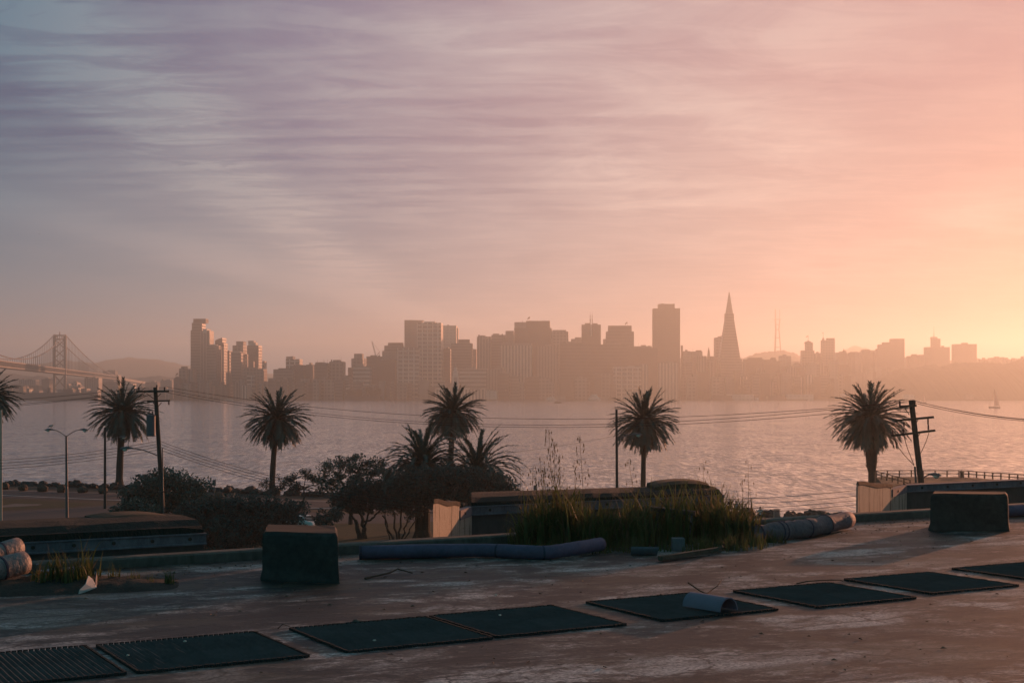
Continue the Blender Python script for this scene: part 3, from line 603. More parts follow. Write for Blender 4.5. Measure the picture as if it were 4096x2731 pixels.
# ================================================================== palms, trees, grass
BARK = mat('palm_trunk', (.050, .055, .046), .95, .4, 3.0, bump=.03, col2=(.026, .030, .026), stretch=(1, 1, 2.5))
FROND = leafmat('palm_frond', (.016, .078, .072), (.024, .086, .070), .03, .5, .8); DEADF = leafmat('dry_frond', (.024, .066, .060), (.016, .058, .053), .03, .8, .8)
def frond(mb, o, az, el, L, bend, wid, rnd, n=30):
    h = Vector((math.cos(az), math.sin(az), 0)); p = Vector(o); sd = Vector((-h.y, h.x, 0)); pts = [p.copy()]; dirs = []
    sw = rnd.uniform(-.16, .16)
    for i in range(12):
        e = el - bend * (i / 11) ** 1.35; hh = (h + sd * sw * (i / 11)).normalized(); d = hh * math.cos(e) + Vector((0, 0, math.sin(e))); p = p + d * (L / 12); pts.append(p.copy()); dirs.append(d)
    dirs.append(dirs[-1])
    mb.tube(pts, [.05 - .0035 * i for i in range(13)], 3, False)
    for i in range(n):
        f = .08 + .92 * i / (n - 1); q = f * 12; a = min(11, int(q)); c = pts[a].lerp(pts[a + 1], q - a); d = dirs[a]
        w = wid * (math.sin(math.pi * min(1, .18 + f * .72)) ** .5) * (.8 + .4 * rnd.random()) + .05
        up = sd.cross(d); up = up if up.z > 0 else -up
        for s_ in (-1, 1):
            dr = (d * .95 + sd * s_ * rnd.uniform(.40, .70) + up * rnd.uniform(-.12, .25)).normalized()
            t_ = c + dr * w; k = d * .075
            mb.add([c - k, c + k, c.lerp(t_, .6) + k * .8, t_ + Vector((0, 0, -.08 * w)), c.lerp(t_, .6) - k * .8], [(0, 1, 2, 3, 4)])
def palm(label, x, Y, ytop, r_px, trunk_r, seed, zb=LAND, lean=0.0, skirt=1.0, xb=None, n=165, boots=None, open_=False, zc=None):
    """x, r_px: crown centre and half width in the photo; ytop: top of the highest frond"""
    rnd = random.Random(seed); c = P(x, ytop, Y); r_px *= 1.08; Rm = r_px / F * Y; b = P(xb if xb is not None else x, ytop, Y)
    zt = c.z - Rm * (.98 if not open_ else 1.02); base = Vector((b.x, Y, zb)); top = Vector((c.x - base.x, 0, zt - zb))
    t = thing('palm_tree', label, 'palm tree', base)
    pts = []; rs = []
    for i in range(15):
        f = i / 14; pts.append(Vector((top.x * f ** 1.6, 0, top.z * f)))
        r = trunk_r * (1.0 + .45 * max(0, 1 - f * 7) + .03 * math.sin(i * 5.1)) * (1.06 - .12 * f)
        if boots and f > boots: r *= 1.35 + .4 * math.sin((f - boots) / (1 - boots) * 2.6) + .1 * math.sin(i * 9)
        elif f > .86: r *= 1.0 + (f - .86) * 3
        rs.append(r)
    MB().tube(pts, rs, 14).obj('trunk', BARK, t)
    if boots:
        q = MB()
        for k in range(150):
            f = boots + (1 - boots) * rnd.random(); a = rnd.random() * 6.28; h = Vector((math.cos(a), math.sin(a), 0)); p = Vector((top.x * f ** 1.6, 0, top.z * f)) + h * trunk_r * 1.30
            s_ = Vector((-h.y, h.x, 0)) * .10; q.add([p - s_, p + s_, p + h * .22 + Vector((0, 0, .26)) + s_ * .5, p + h * .2 + Vector((0, 0, .28)) - s_ * .5], [(0, 1, 2, 3)])
        q.obj('frond_boots', BARK, t)
    q = MB(); o = top + Vector((0, 0, .15))
    for k in range(n):
        az = k * 2.39996 + rnd.random() * .5; u = (k + .5) / n
        if open_:
            el = R(84) - R(100) * u ** .9; L = Rm * 1.42 * rnd.uniform(.85, 1.08); bend = R(50) + R(40) * math.cos(el) * rnd.uniform(.6, 1.3)
            if el > R(62): bend *= rnd.uniform(.3, 1)
            w_ = .46
        else:
            el = math.asin(max(-1, 1 - 1.93 * u ** .92)) + rnd.uniform(-.10, .10); L = Rm * 1.13 * rnd.uniform(.88, 1.07) * (.90 + .10 * math.cos(el)); bend = R(16) + R(26) * max(0, math.cos(el)) * rnd.uniform(.6, 1.4)
            if el > R(60): bend *= rnd.uniform(.3, 1.2)
            if el < R(-35): L *= rnd.uniform(.74, .98); bend *= .6
            w_ = .52 * Rm / 3.4
        frond(q, o + Vector((math.cos(az), math.sin(az), 0)) * trunk_r * .5 * math.cos(el), az, el, L, bend, w_, rnd)
    q.obj('crown', FROND, t)
    if skirt:
        q = MB()
        for k in range(int(30 * skirt)):
            az = k * 2.39996; el = R(-50) - R(30) * rnd.random(); frond(q, o + Vector((math.cos(az), math.sin(az), -.3)) * trunk_r * .6, az, el, Rm * rnd.uniform(.6, 1.08), R(22), .26 * Rm / 3.4, rnd, 20)
        q.obj('dead_frond_skirt', DEADF, t)
    return t
palm('palm at the frame edge, only half its fronds in view', -52, 160, 1478, 108, .33, 1)
palm('tall palm with long drooping skirt, standing behind the transformer pole', 492, 186, 1528, 118, .43, 2, xb=477, skirt=1.5)
palm('slim palm on the shore between the round dark bush and the bare-branched tree', 1108, 176, 1556, 116, .34, 3, xb=1088, boots=.84)
palm('palm rising behind the two low palms', 1812, 172, 1542, 106, .34, 4, xb=1800)
palm('broad round palm just behind the single street light pole, shaggy skirt', 2578, 160, 1562, 120, .28, 5, xb=2572, skirt=1.3)
palm('stout palm with shaggy swollen trunk beside the leaning power pole', 3482, 148, 1530, 138, .37, 6, xb=3489, boots=.46, skirt=1.2)
palm('low palm with arching open fronds over the thick hanging trunk', 1690, 120, 1738, 118, .62, 7, skirt=0, n=96, open_=True)
palm('low palm with arching fronds reaching out over the water view', 1908, 118, 1752, 136, .5, 8, skirt=0, n=96, open_=True)
# ---- broadleaf trees and bushes
WOOD = mat('dark_bark', (.040, .048, .042), .95, .35, 4.0, bump=.02)
LEAF1 = leafmat('evergreen_leaf', (.022, .082, .072), (.034, .090, .070), .06, .42, 1.2); LEAF2 = leafmat('brown_green_leaf', (.026, .074, .066), (.020, .064, .058), .06, .6, 1.2)
def limb(mb, a, b, r0, r1, rnd, wob=.12, n=6):
    a, b = Vector(a), Vector(b); L = (b - a).length; pts = []
    for i in range(n + 1):
        f = i / n; p = a.lerp(b, f) + Vector((rnd.uniform(-1, 1), rnd.uniform(-1, 1), rnd.uniform(-.6, 1))) * wob * L * math.sin(math.pi * f) * .5; pts.append(p)
    mb.tube(pts, [r0 + (r1 - r0) * i / n for i in range(n + 1)], 7, False); return pts
def leaf_quads(mb, c, r, n, size, rnd, shell=.55):
    for _ in range(n):
        while True:
            v = Vector((rnd.uniform(-1, 1), rnd.uniform(-1, 1), rnd.uniform(-1, 1)))
            if .05 < v.length < 1: break
        v = v.normalized() * (v.length ** shell); p = Vector(c) + Vector((v.x * r[0], v.y * r[1], v.z * r[2]))
        a = Vector((rnd.gauss(0, 1), rnd.gauss(0, 1), rnd.gauss(0, 1))).normalized(); b = a.orthogonal().normalized() * .5; s = size * rnd.uniform(.6, 1.3)
        mb.add([p - a * s, p + b * s, p + a * s, p - b * s], [(0, 1, 2, 3)])
def tree(name, label, cat, clumps, trunks, Y, leaf, size, dens, seed, twig=0.0, group=None):
    """clumps: (x, y, rx, ry) crown masses in photo pixels with metres of depth from rx; trunks: (x base, y base, x top, y top, r)"""
    rnd = random.Random(seed); x0 = trunks[0][0] if trunks else clumps[0][0]
    o = P(x0, 1600, Y); o.z = LAND; t = thing(name, label, cat, o, group=group); s = Y / F
    w = MB(); tops = []
    for (xb, yb, xt, yt, r) in trunks:
        a = P(xb, yb, Y + rnd.uniform(-.5, .5)); a.z = min(a.z, LAND) if yb >= 2090 else a.z; b = P(xt, yt, Y + rnd.uniform(-.6, .6)); pts = limb(w, a - o, b - o, r, r * .6, rnd); tops.append((pts[-1], r * .6))
    lv = MB(); tw = MB()
    for (x, y, rx, ry) in clumps:
        c = P(x, y, Y) - o; c.y += rnd.uniform(-.4, .4) * rx * s; rad = (rx * s, rx * s * .9, ry * s)
        if tops:
            p, r = min(tops, key=lambda q: (q[0] - c).length); limb(w, p, c, max(.03, r * .7), .03, rnd, .16)
        sub = max(7, int(rx * ry / 190)); area = rx * ry * s * s
        for _ in range(sub):
            v = Vector((rnd.uniform(-1, 1), rnd.uniform(-1, 1), rnd.uniform(-.75, 1))); v = v / max(1, v.length) * rnd.uniform(.55, .95)
            cc = c + Vector((v.x * rad[0], v.y * rad[1], v.z * rad[2])); rr = min(rad[0], rad[2]) * rnd.uniform(.34, .58)
            if twig or rnd.random() < .5:
                limb(tw, c.lerp(cc, .15), cc, .03, .012, rnd, .2, 4)
                for _k in range(int(3 + 12 * twig)):
                    e = cc + Vector((rnd.gauss(0, 1), rnd.gauss(0, 1), rnd.gauss(.25, 1))).normalized() * rr * rnd.uniform(.7, 1.45); tw.tube([c.lerp(cc, .6), cc.lerp(e, .5) + Vector((0, 0, .05)), e], [.016, .011, .006], 3, False)
            leaf_quads(lv, cc, (rr * 1.25, rr * 1.25, rr), int(dens * area / sub * 42), size * 1.25, rnd)
    if w.v: w.obj('trunk', WOOD, t)
    if tw.v: tw.obj('branches', WOOD, t)
    if lv.v: lv.obj('foliage', leaf, t)
    return t
tree('round_bush', 'big round dark bush beneath the transformer pole', 'bush', [(560, 1990, 66, 74), (640, 1950, 90, 78), (720, 1955, 88, 72), (790, 1985, 62, 72), (640, 2030, 110, 60), (760, 2040, 90, 55), (540, 2035, 52, 44)], [(660, 2110, 660, 2000, .2)], 132, LEAF1, .12, 16, 21)
tree('low_bush', 'low glinting bush below the round dark bush, over the mossy parapet', 'bush', [(480, 2052, 44, 34), (540, 2035, 62, 44), (610, 2050, 50, 38), (440, 2062, 24, 26)], [(540, 2140, 540, 2070, .12)], 112, LEAF1, .09, 16, 22)
tree('bramble_bush', 'tangled brown thicket behind the tarred vent block', 'bush', [(800, 2075, 80, 72), (840, 2030, 80, 50), (760, 2060, 70, 60), (930, 2075, 90, 60), (1040, 2075, 90, 60), (1150, 2050, 90, 55), (1150, 2150, 70, 40), (1010, 2150, 110, 60), (880, 2040, 90, 55), (960, 2025, 90, 50), (1050, 2030, 80, 52), (860, 2130, 110, 70), (980, 2110, 120, 72), (1110, 2095, 110, 62), (1300, 2085, 50, 36), (1330, 2060, 50, 40), (900, 2200, 130, 60), (760, 2150, 60, 70)], [(900, 2260, 900, 2120, .12), (1100, 2200, 1110, 2080, .1)], 112, LEAF2, .10, 13, 23, twig=.6)
tree('bare_tree', 'thin see-through tree standing at the slim shore palm', 'tree', [(1065, 1945, 32, 34), (1130, 1935, 34, 40), (1100, 1960, 44, 24)], [(1098, 2010, 1100, 1955, .10)], 150, LEAF2, .085, 5, 24, twig=1.0)
tree('bare_tree', 'open leafless-looking tree before the branching wind-bent tree', 'tree', [(1175, 1925, 40, 36), (1225, 1905, 46, 34), (1200, 1960, 58, 34), (1270, 1940, 34, 42)], [(1215, 2040, 1215, 1950, .12)], 140, LEAF2, .085, 8, 25, twig=1.0)
tree('broad_tree', 'wind-bent tree with domed canopy and bright gaps between its branches', 'tree', [(1320, 1880, 52, 40), (1380, 1850, 56, 34), (1445, 1846, 54, 30), (1505, 1862, 44, 38), (1350, 1915, 44, 28), (1480, 1900, 50, 30), (1290, 1915, 36, 24), (1420, 1890, 60, 36), (1330, 1950, 56, 34), (1450, 1935, 60, 36), (1540, 1895, 46, 36), (1570, 1920, 44, 34)], [(1400, 2110, 1400, 1985, .22), (1400, 1985, 1350, 1900, .12), (1400, 1985, 1440, 1890, .14), (1400, 1990, 1490, 1900, .12), (1400, 1990, 1310, 1925, .09)], 134, LEAF1, .10, 9.5, 26, twig=.5)
tree('broad_tree', 'drooping dark tree on twisted double trunk, over the lawn', 'tree', [(1400, 2000, 62, 56), (1450, 1955, 70, 50), (1500, 1990, 76, 56), (1380, 2035, 50, 36), (1560, 1965, 60, 52), (1550, 2025, 50, 40), (1460, 2030, 60, 30), (1430, 1975, 80, 50), (1530, 1940, 60, 44), (1610, 1975, 60, 50), (1360, 2000, 50, 40)], [(1440, 2168, 1422, 2080, .24), (1462, 2166, 1446, 2062, .20), (1446, 2090, 1480, 2040, .12), (1484, 2078, 1520, 2040, .10), (1455, 2085, 1484, 2080, .10)], 121, LEAF2, .10, 15, 27, twig=.4)
tree('forked_tree', 'many-stemmed tree with forked pale stems beside the thick palm trunk', 'tree', [(1570, 2010, 52, 44), (1620, 2025, 54, 44), (1660, 2050, 40, 36), (1540, 2030, 36, 30), (1600, 1990, 56, 40), (1650, 2005, 50, 44), (1690, 2020, 40, 50)], [(1580, 2168, 1530, 2060, .10), (1590, 2168, 1575, 2050, .11), (1596, 2168, 1605, 2045, .10), (1604, 2166, 1640, 2060, .09), (1612, 2164, 1668, 2070, .07), (1560, 2110, 1540, 2050, .06)], 119, LEAF2, .09, 12, 28, twig=.6)
tree('wide_bush', 'wide twiggy bush under the low palms, fringed edge against the water', 'bush', [(1700, 1935, 90, 66), (1790, 1925, 90, 62), (1880, 1925, 96, 64), (1960, 1945, 90, 60), (2030, 1960, 58, 56), (1640, 1960, 70, 60), (1760, 1990, 110, 50), (1900, 2000, 130, 50), (2010, 2005, 74, 40), (2065, 1985, 28, 36), (1640, 1905, 70, 44), (1730, 1900, 70, 40), (1830, 1912, 80, 44), (1600, 1940, 60, 50)], [(1800, 2130, 1800, 1990, .25), (1950, 2130, 1950, 2000, .2)], 114, LEAF2, .11, 15, 29, twig=.7)
tree('shore_shrub', 'small leafy shrub at the water behind the tall grass stems', 'bush', [(2150, 1985, 34, 18), (2205, 1985, 30, 22), (2110, 1990, 20, 14)], [(2160, 2040, 2160, 1995, .05)], 140, LEAF1, .08, 9, 30)
# ---- stones of the breakwater
ROCK = mat('wet_dark_rock', (.045, .045, .043), .8, .35, 1.2, bump=.05)
def boulders():
    rnd = random.Random(9); proto = []
    for k in range(6):
        o = MB().blob((0, 0, 0), (1, .85, .72), 9, 6, .20, seed=k + 40).obj('boulder', ROCK); tag(o, 'dark boulder heaped in the breakwater along the shore', 'boulder', 'boulders of the breakwater'); proto.append(o)
    used = 0; d0 = 0
    for i in range(len(SHORE) - 1):
        a, b = SHORE[i], SHORE[i + 1]; L = (b - a).length; d = (b - a) / L; n = Vector((-d.y, d.x, 0)); s = 0
        while s < L:
            for row, (off, zz, r) in enumerate(((.9, .9, .95), (-.1, 1.75, .85), (-1.1, 1.85, .62))):
                if row == 2 and rnd.random() < .45: continue
                p = a + d * (s + rnd.uniform(-.4, .4)) + n * (off + rnd.uniform(-.3, .3))
                xx = 2048 + p.x / p.y * F
                if not -120 < xx < 4200: continue
                if 1260 < xx < 2050 and row != 1: continue
                if 2080 < xx < 2880 and row == 0: continue
                k = rnd.randrange(6)
                o = proto[k] if used < 6 and proto[k].location.length == 0 else proto[k].copy()
                if o is not proto[k]: COL.objects.link(o)
                q = r * rnd.uniform(.65, 1.25); o.location = (p.x, p.y, zz + rnd.uniform(-.1, .15)); o.scale = (q, q * rnd.uniform(.8, 1.1), q * rnd.uniform(.75, 1.1)); o.rotation_euler = (rnd.uniform(-.4, .4), rnd.uniform(-.4, .4), rnd.random() * 6.3); used += 1
            s += rnd.uniform(1.1, 1.7)
    for o in proto:
        if o.location.length == 0: bpy.data.objects.remove(o)
boulders()
pr = None
for i, (x, y) in enumerate([(16, 1957), (92, 1962), (170, 1966), (246, 1969), (330, 1970), (412, 1974), (498, 1980), (875, 1998)]):
    p = G(x, y, LAND)
    if pr is None:
        pr = MB().blob((0, 0, .42), (.72, .6, .55), 10, 7, .10, seed=77).obj('kerb_stone', mat('brown_stone', (.075, .058, .045), .9, .35, 2.5), loc=p); tag(pr, 'round brown stone set at the road edge', 'stone', 'round stones spaced along the road')
    else:
        o = pr.copy(); COL.objects.link(o); o.location = p; o.rotation_euler = (0, 0, i * 1.7); o.scale = (1, 1, .85 + .05 * (i % 4))
# ---- grass on the roof
GRASS = leafmat('reed_leaf', (.080, .110, .036), (.14, .14, .055), .45, .7, 5.0); STRAW = leafmat('straw_stem', (.17, .125, .065), (.09, .085, .04), .35, .75, 5.0)
def blade(mb, p, h, az, lean, w, rnd, kink=False):
    d = Vector((math.cos(az), math.sin(az), 0)); s = Vector((-d.y, d.x, 0)); pr_ = None; n = 6; idx = []
    q = Vector(p); e = R(88) - lean * .3; vs = []
    for i in range(n + 1):
        f = i / n; ww = w * (1 - f ** 1.6) * (.55 + .9 * math.sin(math.pi * min(1, f + .25)) * .6) + .0008
        vs += [q - s * ww, q + s * ww]
        e = R(88) - lean * (f ** 1.4) - (R(70) if kink and f > .6 else 0); q = q + (d * math.cos(e) + Vector((0, 0, math.sin(e)))) * h / n
    mb.add(vs, [(2 * i, 2 * i + 1, 2 * i + 3, 2 * i + 2) for i in range(n)])
def clump(label, name, pts, ntuft, per, hmin, hmax, w, seed, straw=.25, spread=.07):
    rnd = random.Random(seed); a, b = MB(), MB()
    for _ in range(ntuft):
        x, y, sx, sy, hs = rnd.choice(pts); c = G(x + rnd.gauss(0, sx), y - abs(rnd.gauss(0, sy)), ROOF); th = rnd.uniform(hmin, hmax) * hs * rnd.uniform(.75, 1.15); dry = rnd.random() < straw; drift = rnd.random() * 6.3
        for _ in range(max(3, int(per * rnd.uniform(.5, 1.5)))):
            p = c + Vector((rnd.gauss(0, spread), rnd.gauss(0, spread), 0)); az = drift + rnd.gauss(0, 1.1); h = th * rnd.choice((.45, .6, .8, .95, 1.0, 1.1)); ln = rnd.uniform(.15, 1.1) if rnd.random() < .55 else rnd.uniform(1.1, 2.9)
            blade(b if (dry and rnd.random() < .6) or rnd.random() < .12 else a, p, h * (1 + .15 * ln), az, ln, w * rnd.uniform(.4, 1.6), rnd, rnd.random() < .28)
    o = a.obj('grass', GRASS); tag(o, label, 'grass', kind='stuff')
    b.obj('straw', STRAW, o)
clump('tall green and straw grass crowding the roof edge', 'grass', [(2110, 2188, 34, 12, .8), (2180, 2190, 40, 16, 1.1), (2240, 2192, 40, 18, 1.2), (2320, 2194, 45, 18, 1.0), (2410, 2192, 50, 18, .85), (2500, 2190, 55, 20, .95), (2600, 2184, 55, 20, 1.0), (2700, 2176, 55, 20, 1.1), (2800, 2178, 55, 20, 1.1), (2890, 2178, 45, 16, .95), (2960, 2174, 36, 14, .75)], 250, 11, .34, .78, .0125, 31)
clump('broad arching reed leaves among the tall grass', 'grass', [(2140, 2186, 40, 12, .8), (2250, 2190, 60, 16, 1.1), (2400, 2190, 60, 16, .95), (2560, 2186, 60, 18, 1), (2700, 2178, 60, 18, 1.05), (2840, 2178, 60, 16, 1.05), (2950, 2176, 40, 12, .8)], 48, 7, .40, .85, .022, 36, .12, .05)
clump('short fine grass fringing the tall grass', 'grass', [(2250, 2214, 120, 6, .7), (2560, 2208, 120, 7, .8), (2900, 2204, 55, 10, 1), (3000, 2188, 45, 8, .9), (3060, 2172, 30, 6, .8), (2830, 2208, 40, 8, 1)], 110, 12, .08, .26, .006, 32, .4, .05)
clump('small bright green grass clump on the dark soil bank', 'grass', [(170, 2352, 24, 10, .8), (230, 2350, 36, 12, 1.1), (300, 2352, 36, 12, 1.1), (350, 2350, 26, 10, .9)], 46, 10, .14, .40, .0085, 33, .3, .045)
for i, (x, y, n, h) in enumerate([(455, 2335, 34, .24), (545, 2338, 30, .17), (600, 2340, 10, .13), (672, 2338, 34, .20)]):
    rnd = random.Random(60 + i); a = MB()
    g = G(x, y, ROOF)
    for _ in range(n): blade(a, (rnd.gauss(0, .035), rnd.gauss(0, .03), 0), h * rnd.uniform(.5, 1.1), rnd.random() * 6.3, rnd.uniform(.3, 1.4), .0045, rnd)
    tag(a.obj('grass_tuft', GRASS, loc=g), ['dark grass tuft leaning against the torn white pipe cover', 'small dark grass tuft between the torn cover and the outer tuft', 'tiniest grass sprig between two dark tufts', 'outermost dark grass tuft beside the shadow of the tarred block'][i], 'grass tuft')
def oat(label, x, ytop, xb, yb, seed, heavy=1.0, bend=.2):
    rnd = random.Random(seed); g = G(xb, yb, ROOF); Y = g.y; top = P(x, ytop, Y) - g
    t = thing('oat_stem', label, 'grass stem', g, group='tall oat stems above the grass'); pts = []
    for i in range(11):
        f = i / 10; pts.append(Vector((top.x * f ** 1.5, rnd.uniform(-.004, .004), top.z * (f if f < .97 else .975))))
    MB().tube(pts, [.0055 * (1 - .7 * i / 10) for i in range(11)], 5).obj('stalk', STRAW, t)
    q = MB()
    for k in range(int(22 * heavy)):
        f = rnd.uniform(.55, 1.0); i = min(9, int(f * 10)); p = pts[i].lerp(pts[i + 1], f * 10 - i); a = rnd.random() * 6.3; L = .035 + .10 * (1 - f) * 1.6
        e = p + Vector((math.cos(a) * L, math.sin(a) * L, .015)); q.tube([p, p.lerp(e, .6) + Vector((0, 0, .03)), e], [.0012, .001, .0008], 3, False)
        q.add([e, e + Vector((.0055, .002, -.016)), e + Vector((rnd.uniform(-.008, .008), 0, -.058)), e + Vector((-.0075, -.002, -.020))], [(0, 1, 2, 3)])
    q.obj('seed_heads', STRAW, t)
    q = MB()
    for k in range(3):
        f = rnd.uniform(.2, .55); i = int(f * 10); blade(q, pts[i], rnd.uniform(.18, .34), rnd.choice((0, 3.14)) + rnd.uniform(-.5, .5), rnd.uniform(1.2, 2.2), .006, rnd)
    q.obj('stem_leaves', GRASS, t)
for i, a in enumerate([(2194, 1706, 2216, 2180, 1.3, 'tallest oat stem over the tall grass, thick with seeds'), (2216, 1762, 2224, 2182, 1.6, 'densest oat stem, twin of the tallest one'), (2240, 1812, 2240, 2184, 1.0, 'slender oat stem standing close to the densest one'), (2160, 1812, 2176, 2186, .9, 'oat stem with drooping head above the small sign'), (2133, 1856, 2122, 2188, .8, 'straw stem leaning over the small sign'), (2172, 1872, 2180, 2188, .9, 'short bushy oat stem among the tallest stems'), (2080, 1870, 2088, 2180, .3, 'bare outer oat stem over the stained end wall'), (2300, 1830, 2300, 2185, .3, 'stem with hooked drooping leaf between seed stems'), (2318, 1738, 2340, 2186, 1.2, 'feathery oat stem nearest the street light pole'), (2512, 1830, 2552, 2180, .6, 'hooked stem drooping before the broad round palm trunk'), (2812, 1836, 2818, 2176, .5, 'lone straight stem against the open water'), (2992, 1832, 2996, 2178, .4, 'dark curved stem with hooked tip near the people'), (2905, 1936, 2900, 2180, .2, 'short bent stem just before the people'), (2966, 1916, 2975, 2180, .2, 'forked stem beside the dark curved stem')]):
    oat(a[5], a[0], a[1], a[2], a[3], 80 + i, a[4])
# ================================================================== poles, lamps, wires, signs
POLE = mat('pole_timber', (.036, .044, .040), .9, .35, 4.0, stretch=(2, 2, .3)); GALV = mat('lamp_steel', (.12, .12, .125), .55, .2, 4.0, metal=.4); PORC = mat('insulator', (.06, .05, .05), .35, .2)
LENS = mat('lamp_lens', (.75, .68, .58), .12, .05, 3.0, spec=.8); PALEP = mat('pale_pole', (.42, .36, .30), .7, .15, 3.0)
def insul(mb, p, h=.22, r=.07):
    mb.lathe([(r * .5, 0), (r, h * .2), (r * .6, h * .3), (r, h * .5), (r * .6, h * .6), (r * .9, h * .8), (r * .4, h)], p, 10)
def cobra(par, a, b, name='lamp_arm', k=1.0):
    """arm from a to the lamp at b (world points relative to par), lamp head with lens"""
    a, b = Vector(a), Vector(b); d = Vector((b.x - a.x, b.y - a.y, 0)).normalized()
    pts = [a.lerp(b, f) + Vector((0, 0, (b.z - a.z) * (math.sin(f * math.pi / 2) - f))) for f in (0, .25, .5, .75, 1)]
    MB().tube(pts, .035 * k, 7).obj(name, GALV, par)
    hd = MB(); s = Vector((-d.y, d.x, 0)); vs = []; prof = [(-.10, .05, .05, 0), (.05, .09, .09, .0), (.35, .17, .15, -.0), (.62, .15, .12, -.02), (.78, .05, .05, -.03)]
    for l, w, h, dz in prof:
        for q in range(8):
            th = 2 * math.pi * q / 8; vs.append(b + d * l * k + s * w * k * math.cos(th) + Vector((0, 0, (h * math.sin(th) * (1 if math.sin(th) > 0 else .35) + dz) * k)))
    hd.add(vs, [(i * 8 + q, i * 8 + (q + 1) % 8, (i + 1) * 8 + (q + 1) % 8, (i + 1) * 8 + q) for i in range(4) for q in range(8)] + [tuple(range(8))[::-1], tuple(range(32, 40))])
    h = hd.obj('lamp_head', GALV, par); MB().blob(b + d * .46 * k + Vector((0, 0, -.055 * k)), (.19 * k, .15 * k, .14 * k), 10, 6).obj('lens', LENS, h, smooth=True)
    return h
def pole_obj(par, base, top, r0, r1, mt, n=10, name='pole'): return MB().tube([base, Vector(base).lerp(Vector(top), .5), top], [r0, (r0 + r1) / 2, r1], n).obj(name, mt, par)
# --- double-armed lamp with the gull
b = G(268, 2092, LAND); Yd = b.y; t = thing('street_lamp', 'double-armed street lamp, a gull standing on one head', 'street lamp', b); top = P(265, 1742, Yd) - b
pole_obj(t, (0, 0, 0), top, .15, .09, GALV); MB().lathe([(.2, 0), (.2, .12), (.15, .2)], n=12).obj('foot', GALV, t)
for xx in (212, 320): cobra(t, top + Vector((0, 0, -.1)), P(xx, 1719, Yd) - b)
# --- single lamps
b = G(420, 2034, LAND); t = thing('street_lamp', 'single-armed street lamp in front of the palm behind the transformer pole', 'street lamp', b); pole_obj(t, (0, 0, 0), P(420, 1708, b.y) - b, .155, .11, POLE); cobra(t, P(424, 1765, b.y) - b, P(478, 1748, b.y) - b)
Ym = 114; b = P(2469, 1600, Ym); b.z = LAND; t = thing('street_lamp', 'timber street light pole with short arm, before the broad round palm', 'street lamp', b); pole_obj(t, (0, 0, 0), P(2466, 1637, Ym) - b, .125, .095, POLE); cobra(t, P(2474, 1758, Ym) - b, P(2530, 1738, Ym) - b)
MB().tube([P(2474, 1744, Ym) - b, P(2530, 1737, Ym) - b], .02, 6).obj('arm_stay', GALV, t)
b = G(4, 2102, LAND); t = thing('pale_pole', 'pale sunlit pole at the frame edge under the half-seen palm', 'pole', b); pole_obj(t, (0, 0, 0), P(4, 1640, b.y) - b, .13, .10, PALEP); MB().lathe([(.2, 0), (.2, .1), (.13, .16)], n=12).obj('foot', PALEP, t)
def crossarm(par, p, q, name='crossarm', ins=(.06, .94), hz=.12, up=True, w=.12):
    c = MB().beam(p, q, w, hz).obj(name, POLE, par); i = MB()
    p, q = Vector(p), Vector(q)
    for f in ins: insul(MB(), (0, 0, 0))
    for f in ins:
        m = MB(); pt = p.lerp(q, f) + Vector((0, 0, hz / 2 if up else -hz / 2 - .26)); insul(m, pt, .26); m.obj('insulator', PORC, c)
    return c
# --- transformer pole
YL = 109.0; b = P(650, 1600, YL); b.z = LAND; t = thing('utility_pole', 'upright power pole carrying a grey transformer and a lamp, in the round bush', 'utility pole', b)
TL = P(621, 1549, YL) - b; pole_obj(t, (P(663, 0, YL).x - b.x, 0, 0), TL, .20, .155, POLE, 12)
crossarm(t, P(548, 1565.5, YL - .25) - b, P(676, 1565, YL - .25) - b, ins=(.06, .86), w=.14, hz=.15)
crossarm(t, P(588, 1605, YL - .25) - b, P(680, 1602, YL - .25) - b, ins=(.95,), up=False)
m = MB(); insul(m, TL + Vector((.12, 0, 0)), .2); m.obj('insulator', PORC, t)
for p, q in [((586, 1574), (618, 1596)), ((644, 1574), (626, 1590)), ((612, 1610), (628, 1630)), ((646, 1610), (632, 1626))]: MB().beam(P(*p, YL - .2) - b, P(*q, YL - .2) - b, .05, .05).obj('arm_brace', POLE, t)
c = P(604, 1702, YL - .5) - b; zh = P(604, 1660, YL).z - P(604, 1745, YL).z
tr = MB().lathe([(.30, 0), (.34, .05), (.34, zh - .1), (.36, zh - .06), (.30, zh), (.1, zh + .04)], c - Vector((0, 0, zh / 2)), 18).obj('transformer', mat('transformer_grey', (.105, .10, .115), .6, .15, 2.0), t, smooth=False)
for dx in (-.14, .12): m = MB(); insul(m, c + Vector((dx, 0, zh / 2)), .3, .05); m.obj('bushing', PORC, tr)
cobra(t, P(631, 1822, YL) - b, P(528, 1793, YL) - b, k=1.15)
g = MB().beam(P(620, 1968, YL - .6) - b, P(686, 1963, YL - .6) - b, .3, .07).obj('pole_shelf', POLE, t); MB().tube([P(650, 1790, YL - .3) - b, P(652, 1945, YL - .45) - b, P(655, 2060, YL - .3) - b], .045, 6).obj('conduit', GALV, t)
